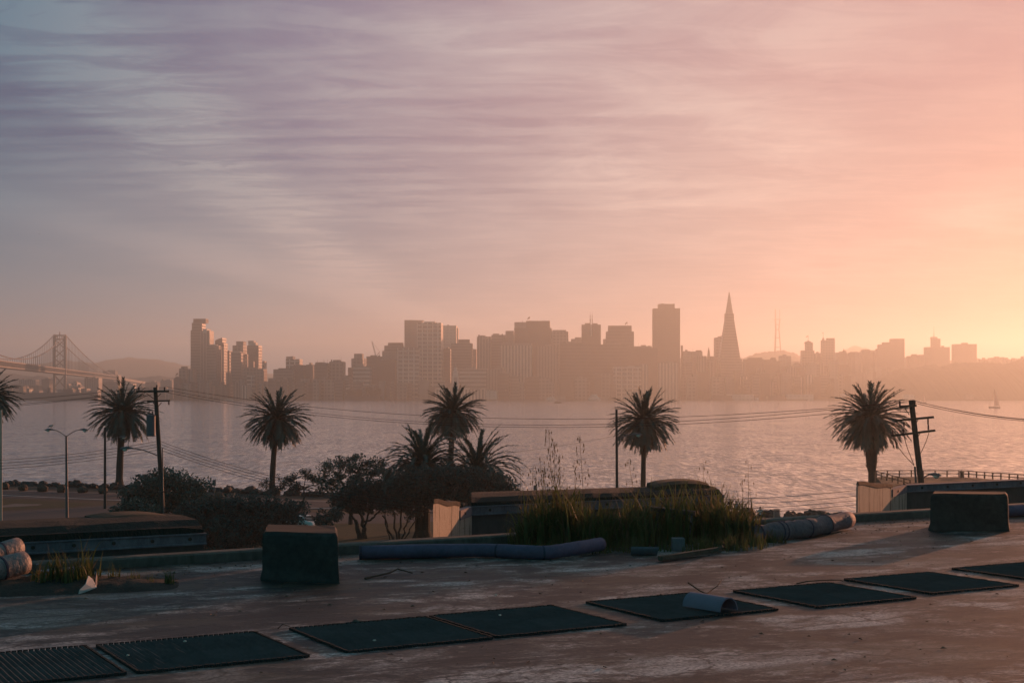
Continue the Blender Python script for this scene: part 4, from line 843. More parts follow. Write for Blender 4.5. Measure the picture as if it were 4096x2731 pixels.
# --- leaning pole
YR = 80.0; b = P(3684, 1600, YR); b.z = LAND; t = thing('utility_pole', 'leaning power pole with three crossarms and a lit street lamp head', 'utility pole', b)
bt = P(3747, 2030, YR) - b; tt = P(3645, 1600, YR) - b; pole_obj(t, (bt.x, 0, 0), tt, .20, .155, POLE, 12)
def xy5(x, y): return 3300 + x * .33844, 1560 + y * .33844
def Q(x, y, dy=-.22): return P(*xy5(x, y), YR + dy) - b
crossarm(t, Q(880, 195), Q(1080, 182), ins=(.02, .9)); crossarm(t, Q(820, 362), Q(1285, 318), ins=()); crossarm(t, Q(780, 540), Q(1302, 476), ins=(.04, .28))
for p, q in [((945, 215), (995, 290)), ((950, 370), (1010, 435)), ((1100, 350), (1060, 415)), ((965, 535), (1025, 600)), ((1120, 512), (1085, 575))]: MB().beam(Q(*p, -.16), Q(*q, -.16), .045, .04).obj('arm_brace', POLE, t)
for (x, y0, y1) in [(1218, 320, 405), (1222, 405, 470), (935, 370, 430)]:
    m = MB(); a_ = Q(x, y1); insul(m, a_, Q(x, y0).z - a_.z, .06); m.obj('insulator', PORC, t)
m = MB()
for pts in [[(805, 560), (870, 680), (940, 770), (1055, 890)], [(930, 535), (975, 690), (1050, 880)], [(1230, 500), (1190, 620), (1110, 790)]]: m.tube([Q(*p, -.24) for p in pts], .02, 5, False)
m.obj('drop_wires', IRON, t)
m = MB()
for x, y in ((1105, 605), (1130, 803)): m.tube([Q(x - 25, y, 0), Q(x + 18, y, 0)], .015, 5)
m.obj('step_bolt', GALV, t)
MB().tube([Q(1062, 900, -.2), Q(1075, 1100, -.2)], .06, 6).obj('conduit', GALV, t)
h = cobra(t, Q(1140, 1062, 0), Q(1235, 1000, -.4), k=.95)
# --- overhead wires, each its own span
WIRE = mat('black_wire', (.02, .02, .022), .6, .1)
def wire(label, a, b, sag, r=.014, n=28, group=None, name='power_line'):
    a, b = Vector(a), Vector(b); o = a; pts = [a.lerp(b, i / n) - o + Vector((0, 0, -4 * sag * (i / n) * (1 - i / n))) for i in range(n + 1)]
    tag(MB().tube(pts, r, 5, False).obj(name, WIRE, loc=o), label, 'wire', group)
H1 = [P(556, 1551, YL), P(627, 1545, YL), P(667, 1548, YL)]; H2 = [P(3600, 1606, YR), P(3634, 1600, YR), P(3658, 1604, YR)]
for i, (a_, b_) in enumerate(zip((P(667, 1547, YL), P(672, 1560, YL), P(672, 1571, YL)), (P(3598, 1608, YR), P(3650, 1601, YR), P(3660, 1618, YR)))):
    wire(['top wire of the long span from the transformer pole to the leaning pole', 'middle wire of the long span from the transformer pole to the leaning pole', 'lowest wire of the long span from the transformer pole to the leaning pole'][i], a_, b_, [1.62, 1.98, 1.9][i], group='long span wires')
for i, (y0, Yx, sg) in enumerate([(1598, 118, .25), (1616, 119, .3), (1624, 120, .3)]):
    wire(['top short wire running off the frame from the transformer pole', 'middle short wire running off the frame from the transformer pole', 'lowest short wire running off the frame from the transformer pole'][i], (P(556, 1553, YL), P(620, 1558, YL), P(560, 1566, YL))[i], P(-500, y0 + (26, 30, 32)[i], Yx), sg)
for i in range(4):
    y = 1764 + 11.5 * i
    wire('telephone wire running off the frame from the transformer pole, below its lamp arm height' if False else ['highest telephone wire from the transformer pole past the double lamp', 'second telephone wire down from the transformer pole past the double lamp', 'third telephone wire down from the transformer pole past the double lamp', 'lowest telephone wire from the transformer pole past the double lamp'][i], P(632, y, YL), P(-400, y + 80, 112), .55, .017)
    wire(['highest telephone wire from the transformer pole sloping to the trees', 'second telephone wire sloping from the transformer pole to the trees', 'third telephone wire sloping from the transformer pole to the trees', 'lowest telephone wire sloping from the transformer pole to the trees'][i], P(640, y, YL), P(2466, 1985 + 18 * i, 113), 2.3 - .05 * i, .017)
    wire(['highest telephone wire low over the water by the people', 'second telephone wire low over the water by the people', 'third telephone wire low over the water by the people', 'lowest telephone wire low over the water by the people'][i], P(2466, 1985 + 18 * i, 113), P(3668, (1930, 1954, 1972, 1988)[i], YR), .55, .015)
for i, (x, y, ye) in enumerate([(3650, 1601, 1658), (3660, 1603, 1662), (3662, 1612, 1664)]):
    wire(['top wire running off the frame past the sailboat', 'middle wire running off the frame past the sailboat', 'lowest wire running off the frame past the sailboat'][i], P(x, y, YR), P(4400, ye + 26, 72), .35, .014)
wire('thin slack wire rising to the street light pole across the water', P(1400, 1840, 113.5), P(2464, 1742, 113), .6, .008)
# --- signs
SIGN = mat('sign_back', (.13, .125, .13), .6, .15, 5)
for lab, x, y0, y1, yb in [('small grey sign on a post at the shore by the round dark bush', 858, 1918, 1942, 1990), ('small weathered sign on a post behind the tall oat stems', 2140, 1940, 1962, 1998)]:
    Y = 165 if x < 1000 else 150; b = P(x, yb, Y); b.z = LAND; t = thing('shore_sign', lab, 'sign', b); w = 12 / F * Y
    MB().tube([(0, 0, 0), P(x, y0, Y) - b], .04, 6).obj('post', GALV, t); c = P(x, (y0 + y1) / 2, Y) - b; MB().box(c + Vector((0, -.05, 0)), (w, .03, (y1 - y0) / F * Y)).obj('sign_board', SIGN, t); MB().box(c + Vector((0, -.05, -.75)), (w * .7, .03, .45)).obj('lower_board', SIGN, t)
# --- pier with rails
DECK = mat('pier_grass', (.055, .055, .028), .95, .4, 1.0, col2=(.035, .032, .022)); RAIL = mat('rail_timber', (.075, .058, .045), .85, .3, 5)
A_, B_, C_ = P(3502, 1904, 198), P(3836, 1903, 198), P(4140, 1922, 186); A_.z = B_.z = C_.z = 2.5
mb = MB().prism([(41, 149), (C_.x + 30, 130), (C_.x, C_.y), (B_.x, B_.y), (A_.x, A_.y)], -1.2, 2.5); tag(mb.obj('pier', DECK), kind='structure')
def rail(label, a, b, n):
    o = Vector(a); t = thing('pier_rail', label, 'railing', o); d = Vector(b) - o
    for i in range(n + 1): p = d * i / n; MB().box(p + Vector((0, 0, .45)), (.14, .14, .9), math.atan2(d.y, d.x)).obj('post', RAIL, t)
    for z_ in (.88, .45): MB().beam(Vector((0, -.09, z_)), d + Vector((0, -.09, z_)), .06, .11).obj('rail', RAIL, t)
rail('low timber rail along the far side of the pier', A_, B_, 7); rail('low timber rail along the receding side of the pier', B_ + Vector((.2, -.2, 0)), C_, 9)
p = P(3505, 1904, 196); p.z = 2.5; q = P(3640, 1918, 176); q.z = 2.5; rail('low timber rail slanting in beside the stout palm', p, q, 6)
b = P(3848, 1904, 196); b.z = 2.5; t = thing('litter_bin', 'squat dark bin at the corner of the pier rails', 'bin', b); MB().lathe([(.24, 0), (.28, .75)], n=12).obj('bin_body', RAIL, t); MB().lathe([(.31, .75), (.31, .8), (.22, .86)], n=12).obj('lid', RAIL, t)
b = G(3105, 2062, LAND); b.y = 138; b.x = (3106 - 2048) / F * 138; t = thing('litter_bin', 'dark bin in a light frame on the rocks beside the seated person', 'bin', b); MB().box((0, 0, .62), (.5, .5, .8)).obj('bin_body', SIGN, t); fr = MB()
for x_ in (-.30, .30): fr.box((x_, -.27, .55), (.04, .04, 1.1))
fr.box((0, -.27, 1.08), (.64, .05, .04)); fr.obj('bin_frame', PALEP, t); MB().prism([(-.32, -.3), (.32, -.3), (.32, .3), (-.32, .3)], 1.1, 1.16).obj('lid', SIGN, t)
# --- cars
GLASS = mat('car_glass', (.02, .025, .03), .06, .05, spec=.8); TYRE = mat('tyre', (.02, .02, .02), .9, .2)
def car(label, c, rz, paint):
    t = thing('parked_car', label, 'car', c, rz)
    side = [(-2.2, .35), (-2.25, .75), (-2.1, .95), (-1.55, 1.0), (-.95, 1.42), (.55, 1.45), (1.15, 1.0), (2.05, .88), (2.25, .65), (2.2, .32)]
    vs = []; n = len(side)
    for y_, k in ((-.86, 1), (.86, 1)):
        vs += [(x_, y_ * (1 if z_ < 1.01 else .78), z_) for x_, z_ in side]
    MB().add(vs, [tuple(range(n)), tuple(range(n, 2 * n))[::-1]] + [(i, n + i, n + (i + 1) % n, (i + 1) % n) for i in range(n)]).obj('body', paint, t, bevel=.06)
    for s_ in (-1, 1):
        q = [(-1.40, 1.03), (-.92, 1.36), (.50, 1.38), (.98, 1.03)]
        MB().add([(x_, s_ * (.872 - (z_ - 1) * .42 + .01), z_) for x_, z_ in q], [(0, 1, 2, 3)]).obj('side_window', GLASS, t)
    MB().add([(1.14, -.76, 1.03), (1.14, .76, 1.03), (.62, .64, 1.42), (.62, -.64, 1.42)], [(0, 1, 2, 3)]).obj('windscreen', GLASS, t)
    MB().add([(-1.55, -.76, 1.03), (-1.55, .76, 1.03), (-1.02, .64, 1.41), (-1.02, -.64, 1.41)], [(3, 2, 1, 0)]).obj('rear_window', GLASS, t)
    for x_ in (-1.38, 1.36):
        for s_ in (-1, 1): MB().tube([(x_, s_ * .70, .33), (x_, s_ * .90, .33)], .33, 16).obj('wheel', TYRE, t)
    for s_ in (-1, 1): MB().box((2.2, s_ * .62, .7), (.08, .3, .14)).obj('headlight', LENS, t)
car('white parked car glinting through the thicket behind the tarred block', Vector((-19.2, 128, LAND)), R(150), mat('white_paint', (.75, .74, .72), .25, .03, spec=.7))
p = P(3162, 2065, 122); p.z = LAND; car('silver car roof showing just above the wrapped pipe', p, R(12), mat('silver_paint', (.55, .53, .50), .25, .05, spec=.7, metal=.3))
# --- people on the rocks
SKIN = mat('skin', (.20, .12, .09), .6, .1); HAIR = mat('hair', (.02, .017, .015), .7, .2)
def person(label, x, ytop, Y, shirt, pose, zfoot, rz=0.0):
    b = P(x, ytop, Y); b.z = zfoot; t = thing('person', label, 'person', b, rz)
    J = {'pel': (0, 0, .93), 'abd': (0, 0, 1.08), 'chest': (0, .01, 1.33), 'neck': (0, .01, 1.50), 'hd': (0, .03, 1.62), 'tophd': (0, .02, 1.73)}
    sit = pose == 'sit'
    for s_, k in ((-1, 'l'), (1, 'r')):
        J['hip' + k] = (s_ * .11, 0, .90); J['kn' + k] = (s_ * .13, .02, .50); J['an' + k] = (s_ * .13, -.02, .09); J['to' + k] = (s_ * .15, .14, .04); J['sh' + k] = (s_ * .20, 0, 1.42)
        if pose == 'photo': J['el' + k] = (s_ * .27, .20, 1.30 + (.06 if s_ > 0 else 0)); J['wr' + k] = (s_ * .16, .40, 1.55); J['ha' + k] = (s_ * .13, .46, 1.63)
        elif pose == 'raise' and s_ > 0: J['el' + k] = (.36, .10, 1.58); J['wr' + k] = (.55, .14, 1.78); J['ha' + k] = (.62, .15, 1.85)
        elif sit: J['el' + k] = (s_ * .29, .12, 1.16); J['wr' + k] = (s_ * .16, .32, 1.02); J['ha' + k] = (s_ * .10, .38, 1.00); J['kn' + k] = (s_ * .15, .44, .95); J['an' + k] = (s_ * .13, .46, .52); J['to' + k] = (s_ * .14, .60, .47)
        else: J['el' + k] = (s_ * .28, -.02, 1.14); J['wr' + k] = (s_ * .27, .06, .90); J['ha' + k] = (s_ * .26, .08, .82)
    E = [('pel', 'abd'), ('abd', 'chest'), ('chest', 'neck'), ('neck', 'hd'), ('hd', 'tophd')]
    for k in 'lr': E += [('pel', 'hip' + k), ('hip' + k, 'kn' + k), ('kn' + k, 'an' + k), ('an' + k, 'to' + k), ('chest', 'sh' + k), ('sh' + k, 'el' + k), ('el' + k, 'wr' + k), ('wr' + k, 'ha' + k)]
    RAD = {'pel': .15, 'abd': .135, 'chest': .16, 'neck': .06, 'hd': .095, 'tophd': .07, 'hip': .10, 'kn': .065, 'an': .045, 'to': .035, 'sh': .075, 'el': .048, 'wr': .033, 'ha': .04}
    def skin(name, keys, edges, mt, grow):
        me = bpy.data.meshes.new(name); ix = {k: i for i, k in enumerate(keys)}; me.from_pydata([J[k] for k in keys], [(ix[a], ix[c]) for a, c in edges], []); me.materials.append(mt)
        o = bpy.data.objects.new(name, me); COL.objects.link(o); o.parent = t; o.modifiers.new('skin', 'SKIN'); o.modifiers.new('sub', 'SUBSURF').levels = 1; o.modifiers['sub'].render_levels = 2
        me.skin_vertices[0].data[0].use_root = True
        for k, i in ix.items():
            r = RAD[k if k in RAD else k[:-1]] * grow; me.skin_vertices[0].data[i].radius = (r, r)
        return o
    skin('body', list(J), E, SKIN, 1.0)
    sk = ['chest', 'abd', 'pel', 'shl', 'shr', 'ell', 'elr']; skin('shirt', sk, [(a, c) for a, c in E if a in sk and c in sk], shirt, 1.16)
    tk = ['pel', 'hipl', 'hipr', 'knl', 'knr', 'anl', 'anr']; skin('trousers', tk, [(a, c) for a, c in E if a in tk and c in tk], mat('dark_trousers', (.03, .03, .035), .9, .2), 1.14)
    h = Vector(J['hd']); MB().blob(h + Vector((0, -.015, .06)), (.105, .115, .10), 10, 6, .05).obj('hair', HAIR, t, smooth=True)
    return t
person('person in dark clothes raising one arm high, standing by the people on the rocks'.replace('by the people ', ''), 2920, 1992, 141, mat('dark_shirt', (.03, .028, .03), .9, .2), 'raise', 1.9)
person('person in a pale top holding both hands up to take a picture', 2944, 2006, 140, mat('pale_top', (.32, .28, .30), .9, .1), 'photo', 1.75, R(-50))
person('person in a white shirt sitting with their back to us on the rocks', 3041, 2026, 139, mat('white_shirt', (.62, .58, .62), .9, .08), 'sit', 1.25)
# ================================================================== the city across the bay
FAC = {}
def fc(key, wall, glass, kind, **k): FAC[key] = facade('facade_' + key, wall, glass, kind, **k)
fc('h_grey', (.17, .17, .165), (.035, .04, .045), 'h', fh=7.0, open_h=.55); fc('h_dark', (.10, .096, .094), (.025, .027, .03), 'h', fh=8.0); fc('h_pale', (.46, .43, .40), (.06, .06, .062), 'h', fh=9.5, open_h=.5)
fc('v_pale', (.48, .44, .40), (.045, .045, .048), 'v', pitch=7.5, open_w=.5); fc('v_grey', (.24, .23, .22), (.045, .045, .048), 'v', pitch=7.0, open_w=.55); fc('g_pale', (.58, .53, .48), (.04, .04, .043), 'g', fh=9.5, pitch=12.5, open_h=.70, open_w=.76)
fc('g_grey', (.23, .225, .215), (.045, .047, .05), 'g', fh=8.0, pitch=9, open_h=.6); fc('g_brown', (.21, .17, .145), (.04, .038, .038), 'g', fh=7.6, pitch=8); fc('p_dark', (.085, .08, .078), (.03, .03, .03), 'plain', fh=7, pitch=8); fc('p_grey', (.24, .23, .22), (.08, .078, .076), 'plain', fh=7.5, pitch=9)
fc('p_pale', (.55, .52, .48), (.2, .18, .17), 'plain', fh=7.5, pitch=9); fc('p_brown', (.15, .12, .105), (.05, .045, .042), 'plain', fh=7, pitch=8); fc('glass', (.11, .115, .12), (.05, .055, .06), 'h', fh=7.0, open_h=.7)
RT = .055
MET = mat('mast_metal', (.12, .11, .10), .6, .2, .2)
def local(t, x, y, Yp, off):     # photo pixel at depth Yp -> (x, z) in the building's own frame
    p = P(x, y, Yp); return (p.x - t.location.x), p.z
def bld(name, label, c, x0, x1, yt, Y, fac='h_grey', depth=38, parts=(), poly=None, side=True, masts=(), group=None, base=1.5, cat='building', pent=True):
    X0, y = px(c, x0, yt); X1, _ = px(c, x1, yt)
    slope = ((X0 + X1) / 2 - 2048) / F; sp = depth / Y * F * (RT - slope)
    w_px = X1 - X0
    if abs(sp) > .45 * w_px: depth = max(8, depth * .45 * w_px / abs(sp)); sp = math.copysign(.45 * w_px, sp)
    fx0, fx1 = (X0, X1 - sp) if sp > 0 else (X0 - sp, X1)
    a, b = P(fx0, y, Y), P(fx1, y, Y); w = (b - a).length; xc = (a.x + b.x) / 2
    t = thing(name, label, cat, (xc, Y + depth / 2, 0), -RT, group)
    m = FAC[fac]
    if poly:
        pl = [(px(c, q[0], q[1])) for q in poly]; k = (fx1 - fx0) / (X1 - X0)
        pts = [(P(fx0 + (q[0] - X0) * k, q[1], Y).x - xc, zat(q[1], Y)) for q in pl]
        MB().slab([(pts[0][0], base)] + pts + [(pts[-1][0], base)], -depth / 2, depth / 2).obj('tower_body', m, t); ztop = max(q[1] for q in pts)
    else:
        ztop = a.z; MB().box((0, 0, (ztop + base) / 2), (w, depth, ztop - base)).obj('tower_body', m, t)
        if pent and not parts and w > 14:
            rnd = random.Random(int(X0 * 7 + y)); pw = w * rnd.uniform(.25, .5); ph = rnd.uniform(2.2, 4.5)
            MB().box((rnd.uniform(-.2, .2) * w, 0, ztop + ph / 2), (pw, depth * .5, ph)).obj('roof_plant', FAC['p_grey'], t)
            if w > 28:
                qx = rnd.choice((-1, 1)) * w * rnd.uniform(.28, .40); qh = rnd.uniform(1.5, 5); MB().box((qx, -depth * .2, ztop + qh / 2), (w * rnd.uniform(.05, .12), depth * .2, qh)).obj('stair_head', FAC['p_dark'], t)
                if rnd.random() < .4: MB().tube([(-qx * .7, 0, ztop), (-qx * .7, 0, ztop + rnd.uniform(6, 12))], .22, 4).obj('antenna', MET, t)
    k = (fx1 - fx0) / (X1 - X0)
    for q in parts:
        pn, p0, p1, py, pf = q[:5]; dd = q[5] if len(q) > 5 else .62
        A0, Y0 = px(c, p0, py); A1, _ = px(c, p1, py)
        l, r = P(fx0 + (A0 - X0) * k, Y0, Y).x - xc, P(fx0 + (A1 - X0) * k, Y0, Y).x - xc; z1 = zat(Y0, Y)
        z0 = (ztop if not poly else min(ztop, z1 - 8)) - (.02 if not poly else 0)
        if z1 > z0: MB().box(((l + r) / 2, -depth * .5 * (1 - dd) * .6, (z0 + z1) / 2), (r - l, depth * dd, z1 - z0)).obj(pn, FAC[pf], t)
    for q in masts:
        mx, my, mr = q[:3]; A0, Y0 = px(c, mx, my); l = P(fx0 + (A0 - X0) * k, Y0, Y).x - xc; z1 = zat(Y0, Y)
        ms = MB().tube([(l, 0, ztop - 1), (l, 0, z1)], [mr, mr * .6], 5).obj('flagpole' if len(q) > 3 else 'antenna', MET, t)
        if len(q) > 3: fl = MB(); fl.add([(l, 0, z1), (l, 0, z1 - 4), (l - 3.5, .2, z1 - 5.2), (l - 4.5, .6, z1 - 8), (l - 6.5, 1, z1 - 6.5), (l - 4, .5, z1 - 1.5)], [(0, 1, 2, 3, 4, 5)]).add([(l, .05, z1), (l, .05, z1 - 4), (l - 3.5, .25, z1 - 5.2)], [(0, 2, 1)]); fl.obj('flag', FAC['p_brown'], ms)
    return t
def fill(c, cx0, cx1, yt0, yt1, Y0, Y1, n, label, group, seed, facs, wmin=20, wmax=60, name='city_block'):
    rnd = random.Random(seed)
    for i in range(n):
        x = cx0 + (cx1 - cx0) * (i + rnd.uniform(.1, .9)) / n; w = rnd.uniform(wmin, wmax)
        bld(name, label, c, x - w / 2, x + w / 2, rnd.uniform(yt0, yt1), rnd.uniform(Y0, Y1), rnd.choice(facs), 26, group=group, pent=rnd.random() < .5)
# land under the city and its hills
CITYM = mat('city_ground', (.10, .088, .075), .95, .3, .02)
mb = MB().prism([(-5200, 3195), (-1700, 3190), (-560, 3190), (-200, 3178), (600, 3172), (1400, 3160), (5200, 3150), (5200, 10350), (-5200, 10350)], -1.0, 2.0); tag(mb.obj('city_land', CITYM), kind='structure')
def hill(name, pts, Y, depth, mt, rough=0, seed=1, base=1.0, n=160, front=.5):
    rnd = random.Random(seed); xs = [pts[0][0] + (pts[-1][0] - pts[0][0]) * i / n for i in range(n + 1)]; rows = 7; vs = []
    ph = [rnd.uniform(0, 6.3) for _ in range(6)]
    for j in range(rows):
        q = j / (rows - 1); prof = math.sin(math.pi * min(1, q * .5 + .0) ) if q < 1 else 1
        prof = (q / front) ** .8 if q < front else math.cos((q - front) / (1 - front) * math.pi / 2) ** .7
        for x in xs:
            for k in range(len(pts) - 1):
                if pts[k][0] <= x <= pts[k + 1][0]: f = (x - pts[k][0]) / (pts[k + 1][0] - pts[k][0]); f = f * f * (3 - 2 * f); y = pts[k][1] * (1 - f) + pts[k + 1][1] * f; break
            z = zat(y, Y) - base; zz = base + z * prof + (sum(math.sin(x * .013 * (2 ** k_) + ph[k_] + j) * rough / (1.5 ** k_) for k_ in range(6)) + rnd.uniform(-.5, .5) * rough if prof > .2 else 0)
            vs.append(((x - 2048) / F * Y, Y + depth * (q - front), zz))
    m_ = n + 1
    o = MB().add(vs, [(j * m_ + i, j * m_ + i + 1, (j + 1) * m_ + i + 1, (j + 1) * m_ + i) for j in range(rows - 1) for i in range(n)]).obj(name, mt, smooth=True)
    return tag(o, kind='structure')
HILLM = mat('far_hill', (.10, .085, .07), .95, .3, .004); WOODH = mat('wooded_hill', (.045, .045, .030), .95, .4, .03)
hill('far_hills', [(-900, 1470), (0, 1446), (60, 1447), (135, 1448), (215, 1434), (290, 1443), (350, 1447), (410, 1431), (455, 1427), (490, 1420), (527, 1427), (600, 1430), (660, 1443), (720, 1456), (790, 1470), (1050, 1490), (1300, 1505), (1700, 1530), (2100, 1540)], 8800, 1500, HILLM, 1.5, 3, front=.4)
hill('low_hills', [(-900, 1525), (0, 1490), (60, 1492), (120, 1504), (250, 1515), (420, 1520), (540, 1508), (600, 1505), (680, 1512), (760, 1520), (1000, 1530), (1600, 1550)], 5600, 900, HILLM, 3.0, 4)
hill('mast_hill', [(2800, 1450), (2960, 1435), (3005, 1424), (3040, 1410), (3080, 1404), (3120, 1403), (3170, 1408), (3230, 1428), (3400, 1450), (3700, 1470)], 6220, 800, WOODH, 5.0, 5)
hill('twin_hills', [(3250, 1450), (3345, 1428), (3380, 1400), (3420, 1386), (3450, 1390), (3500, 1399), (3560, 1425), (3700, 1450), (4000, 1470)], 8200, 900, WOODH, 3.0, 6)
hill('city_hill', [(2500, 1545), (2720, 1430), (2800, 1424), (2900, 1432), (2960, 1440), (3100, 1448), (3300, 1440), (3400, 1412), (3440, 1404), (3500, 1402), (3600, 1430), (3700, 1436), (3800, 1440), (3900, 1430), (4010, 1438), (4100, 1448), (4400, 1470)], 4700, 800, HILLM, 2.5, 7)
hill('wooded_slope', [(3500, 1560), (3560, 1500), (3600, 1478), (3660, 1474), (3720, 1462), (3735, 1455), (3760, 1464), (3840, 1450), (3890, 1444), (3960, 1447), (4040, 1455), (4096, 1444), (4300, 1440)], 3620, 500, WOODH, 2.4, 8, n=240)
# ---- cluster above the bridge end
bld('gabled_hall', 'low hall with shallow gable and flag beside the twin round apartment blocks', 'A', 52, 168, 905, 3320, 'p_dark', poly=[(52, 905), (52, 895), (110, 868), (168, 900)], masts=[(108, 818, .3, 1)])
bld('apartment_block', 'round-topped apartment block at the foot of the tallest stepped tower', 'A', 122, 272, 765, 3350, 'g_grey', parts=[('roof_crown', 160, 246, 735, 'g_grey')]); bld('apartment_block', 'lower apartment block with sunlit edge before the tallest stepped tower', 'A', 238, 356, 768, 3330, 'v_grey')
bld('stepped_tower', 'tallest slab tower of the cluster by the bridge, with stepped top', 'A', 274, 487, 264, 3480, 'h_grey', 44, parts=[('upper_shaft', 294, 486, 165, 'h_grey', .8)]).children
t = [o for o in bpy.data.objects if o.name.startswith('stepped_tower')][-1]
def stack(t, c, x0, x1, y, Y, fac, name, depth):     # one more stage on top of a tower
    X0, Y0 = px(c, x0, y); X1, _ = px(c, x1, y); a, b = P(X0, Y0, Y), P(X1, Y0, Y); zb = max((t.matrix_basis @ Vector(v)).z for o in t.children for v in o.bound_box)
    return MB().box(((a.x + b.x) / 2 - t.location.x, 0, (a.z + zb) / 2 - .02), (b.x - a.x, depth, a.z - zb)).obj(name, FAC[fac], t)
stack(t, 'A', 296, 462, 111, 3480, 'p_dark', 'roof_crown', 26)
bld('white_capped_tower', 'tower with pale blank top storeys standing in front of the tallest stepped tower', 'A', 400, 580, 268, 3400, 'v_grey', parts=()); t = [o for o in bpy.data.objects if o.name.startswith('white_capped_tower')][-1]; w_ = max(abs(v[0]) for v in t.children[0].bound_box); zt = max(v[2] for v in t.children[0].bound_box); MB().box((0, 0, zt - 4.5), (w_ * 2 + .8, 40, 11)).obj('blank_crown', FAC['p_pale'], t)
bld('curved_top_tower', 'dark tower with a curved sloping crest', 'A', 594, 762, 430, 3460, 'glass', poly=[(594, 430), (594, 396), (640, 380), (690, 369), (733, 362), (733, 430), (762, 432)])
bld('glazed_tower', 'front tower with a column of glinting balconies on its sunny edge', 'A', 484, 668, 460, 3340, 'h_grey', parts=[('roof_plant', 520, 640, 448, 'p_pale')]); bld('slim_tower', 'slim dark shaft between the glinting tower and the curved crest', 'A', 640, 708, 480, 3380, 'v_grey')
bld('boxy_tower', 'broad tower with a wide blank box on its roof', 'A', 822, 1012, 462, 3440, 'g_grey', parts=[('roof_box', 884, 1012, 408, 'p_grey', .8)]); bld('round_cornered_tower', 'dark tower with a rounded sunlit corner and pale stepped roof block', 'A', 1012, 1212, 462, 3420, 'glass', parts=[('roof_block', 1026, 1122, 400, 'p_pale'), ('roof_step', 1122, 1156, 424, 'p_pale')])
bld('plain_tower', 'plain mid-height tower between the curved crest and the boxy tower', 'A', 712, 832, 530, 3500, 'h_dark'); bld('edge_lit_tower', 'front tower with pale roof line and glinting sunny edge, below the boxy tower', 'A', 802, 988, 552, 3340, 'h_grey', parts=[('roof_line', 830, 960, 543, 'p_pale')]); bld('narrow_tower', 'narrow shaft with dotted sunlit windows below the rounded-corner tower', 'A', 985, 1026, 575, 3370, 'g_grey')
bld('stepped_block', 'stepped masonry block with a small domed turret', 'A', 940, 1278, 770, 3300, 'g_brown', parts=[('turret', 1060, 1116, 668, 'p_brown', .4), ('upper_stage', 980, 1190, 748, 'g_brown', .8)]); bld('balcony_block', 'small balconied block past the rounded-corner tower', 'A', 1206, 1268, 665, 3360, 'g_pale')
bld('lit_shaft', 'narrow brick shaft with glowing sunlit side, low in the cluster', 'A', 735, 806, 815, 3270, 'p_brown', 30); bld('gabled_block', 'low gabled block catching sunlight beside the narrow brick shaft', 'A', 636, 718, 1005, 3240, 'p_brown', poly=[(636, 1005), (718, 935), (718, 1005)])
bld('grid_block', 'pale-framed low block before the stepped masonry block', 'A', 1010, 1130, 860, 3270, 'g_pale'); bld('portal_block', 'low waterfront block with pale tall portal', 'A', 945, 1065, 985, 3230, 'v_pale')
fill('A', 60, 1290, 900, 1000, 3240, 3300, 16, 'low hazy block at the foot of the tower cluster by the bridge', 'low blocks under the tower cluster', 5, ['h_dark', 'g_grey', 'p_dark', 'v_grey'], 60, 130)
bld('low_block', 'small low block in the gap after the tower cluster', 'A', 1288, 1356, 888, 3400, 'p_grey')
bld('wide_block', 'wide flat office block at the start of the long low stretch', 'A', 1354, 1660, 772, 3300, 'h_grey', parts=[('roof_plant', 1430, 1640, 758, 'p_dark')]); bld('white_twin_block', 'pale block with two stepped tops rising above the low stretch', 'A', 1518, 1742, 640, 3450, 'g_pale', parts=[('higher_wing', 1520, 1630, 606, 'p_grey', .8), ('roof_plant', 1594, 1630, 601, 'p_pale', .4)])
bld('dark_block', 'dark flat-topped block in front of the pale twin-topped block', 'A', 1618, 1786, 716, 3320, 'p_dark'); bld('dark_block', 'dark block split by a thin sunlit strip', 'A', 1780, 1900, 712, 3340, 'p_dark'); bld('mansard_block', 'dark block with sloping roof edge and four thin roof masts', 'A', 1893, 2110, 690, 3330, 'h_dark', poly=[(1893, 720), (1912, 682), (2020, 680), (2030, 688), (2110, 690)], masts=[(1915, 645, .35), (2013, 645, .35), (2030, 650, .35), (2080, 648, .35)])
bld('bulky_block', 'bulky dark block with lit side facing the open gap', 'A', 2085, 2302, 672, 3350, 'g_grey'); bld('low_block', 'low dark shed after the bulky dark block', 'A', 2240, 2345, 855, 3280, 'p_dark')
fill('A', 1300, 2352, 860, 960, 3230, 3290, 14, 'low hazy block along the long low stretch of waterfront', 'low blocks of the long stretch', 6, ['h_dark', 'g_grey', 'p_dark', 'h_grey'], 70, 150)
# ---- centre
bld('low_tower', 'narrow dark block at the far side of the open gap', 'B', 44, 130, 716, 3360, 'h_dark'); bld('small_tower', 'small tower with a set-back top box, by the crane', 'B', 89, 262, 598, 3420, 'g_grey', parts=[('set_back_top', 130, 255, 536, 'p_grey', .8)]); bld('low_tower', 'slim pale block tucked behind the small set-back tower', 'B', 240, 300, 598, 3520, 'g_pale')
bld('striped_block', 'horizontally striped pale office block low at the waterfront', 'B', 112, 360, 702, 3270, 'h_pale'); bld('dark_slab', 'dark broad slab under the building crane', 'B', 284, 500, 572, 3400, 'h_dark'); bld('dark_slab', 'dark broad slab before the crane slab, stepping down', 'B', 400, 690, 620, 3330, 'p_dark')
bld('stepped_tower', 'stair-stepped office block with sloping glass crown beside the pale grid tower', 'B', 490, 780, 500, 3460, 'p_grey', parts=[('middle_step', 520, 780, 430, 'h_grey', .9), ('sloping_crown', 574, 780, 393, 'p_dark', .7)])
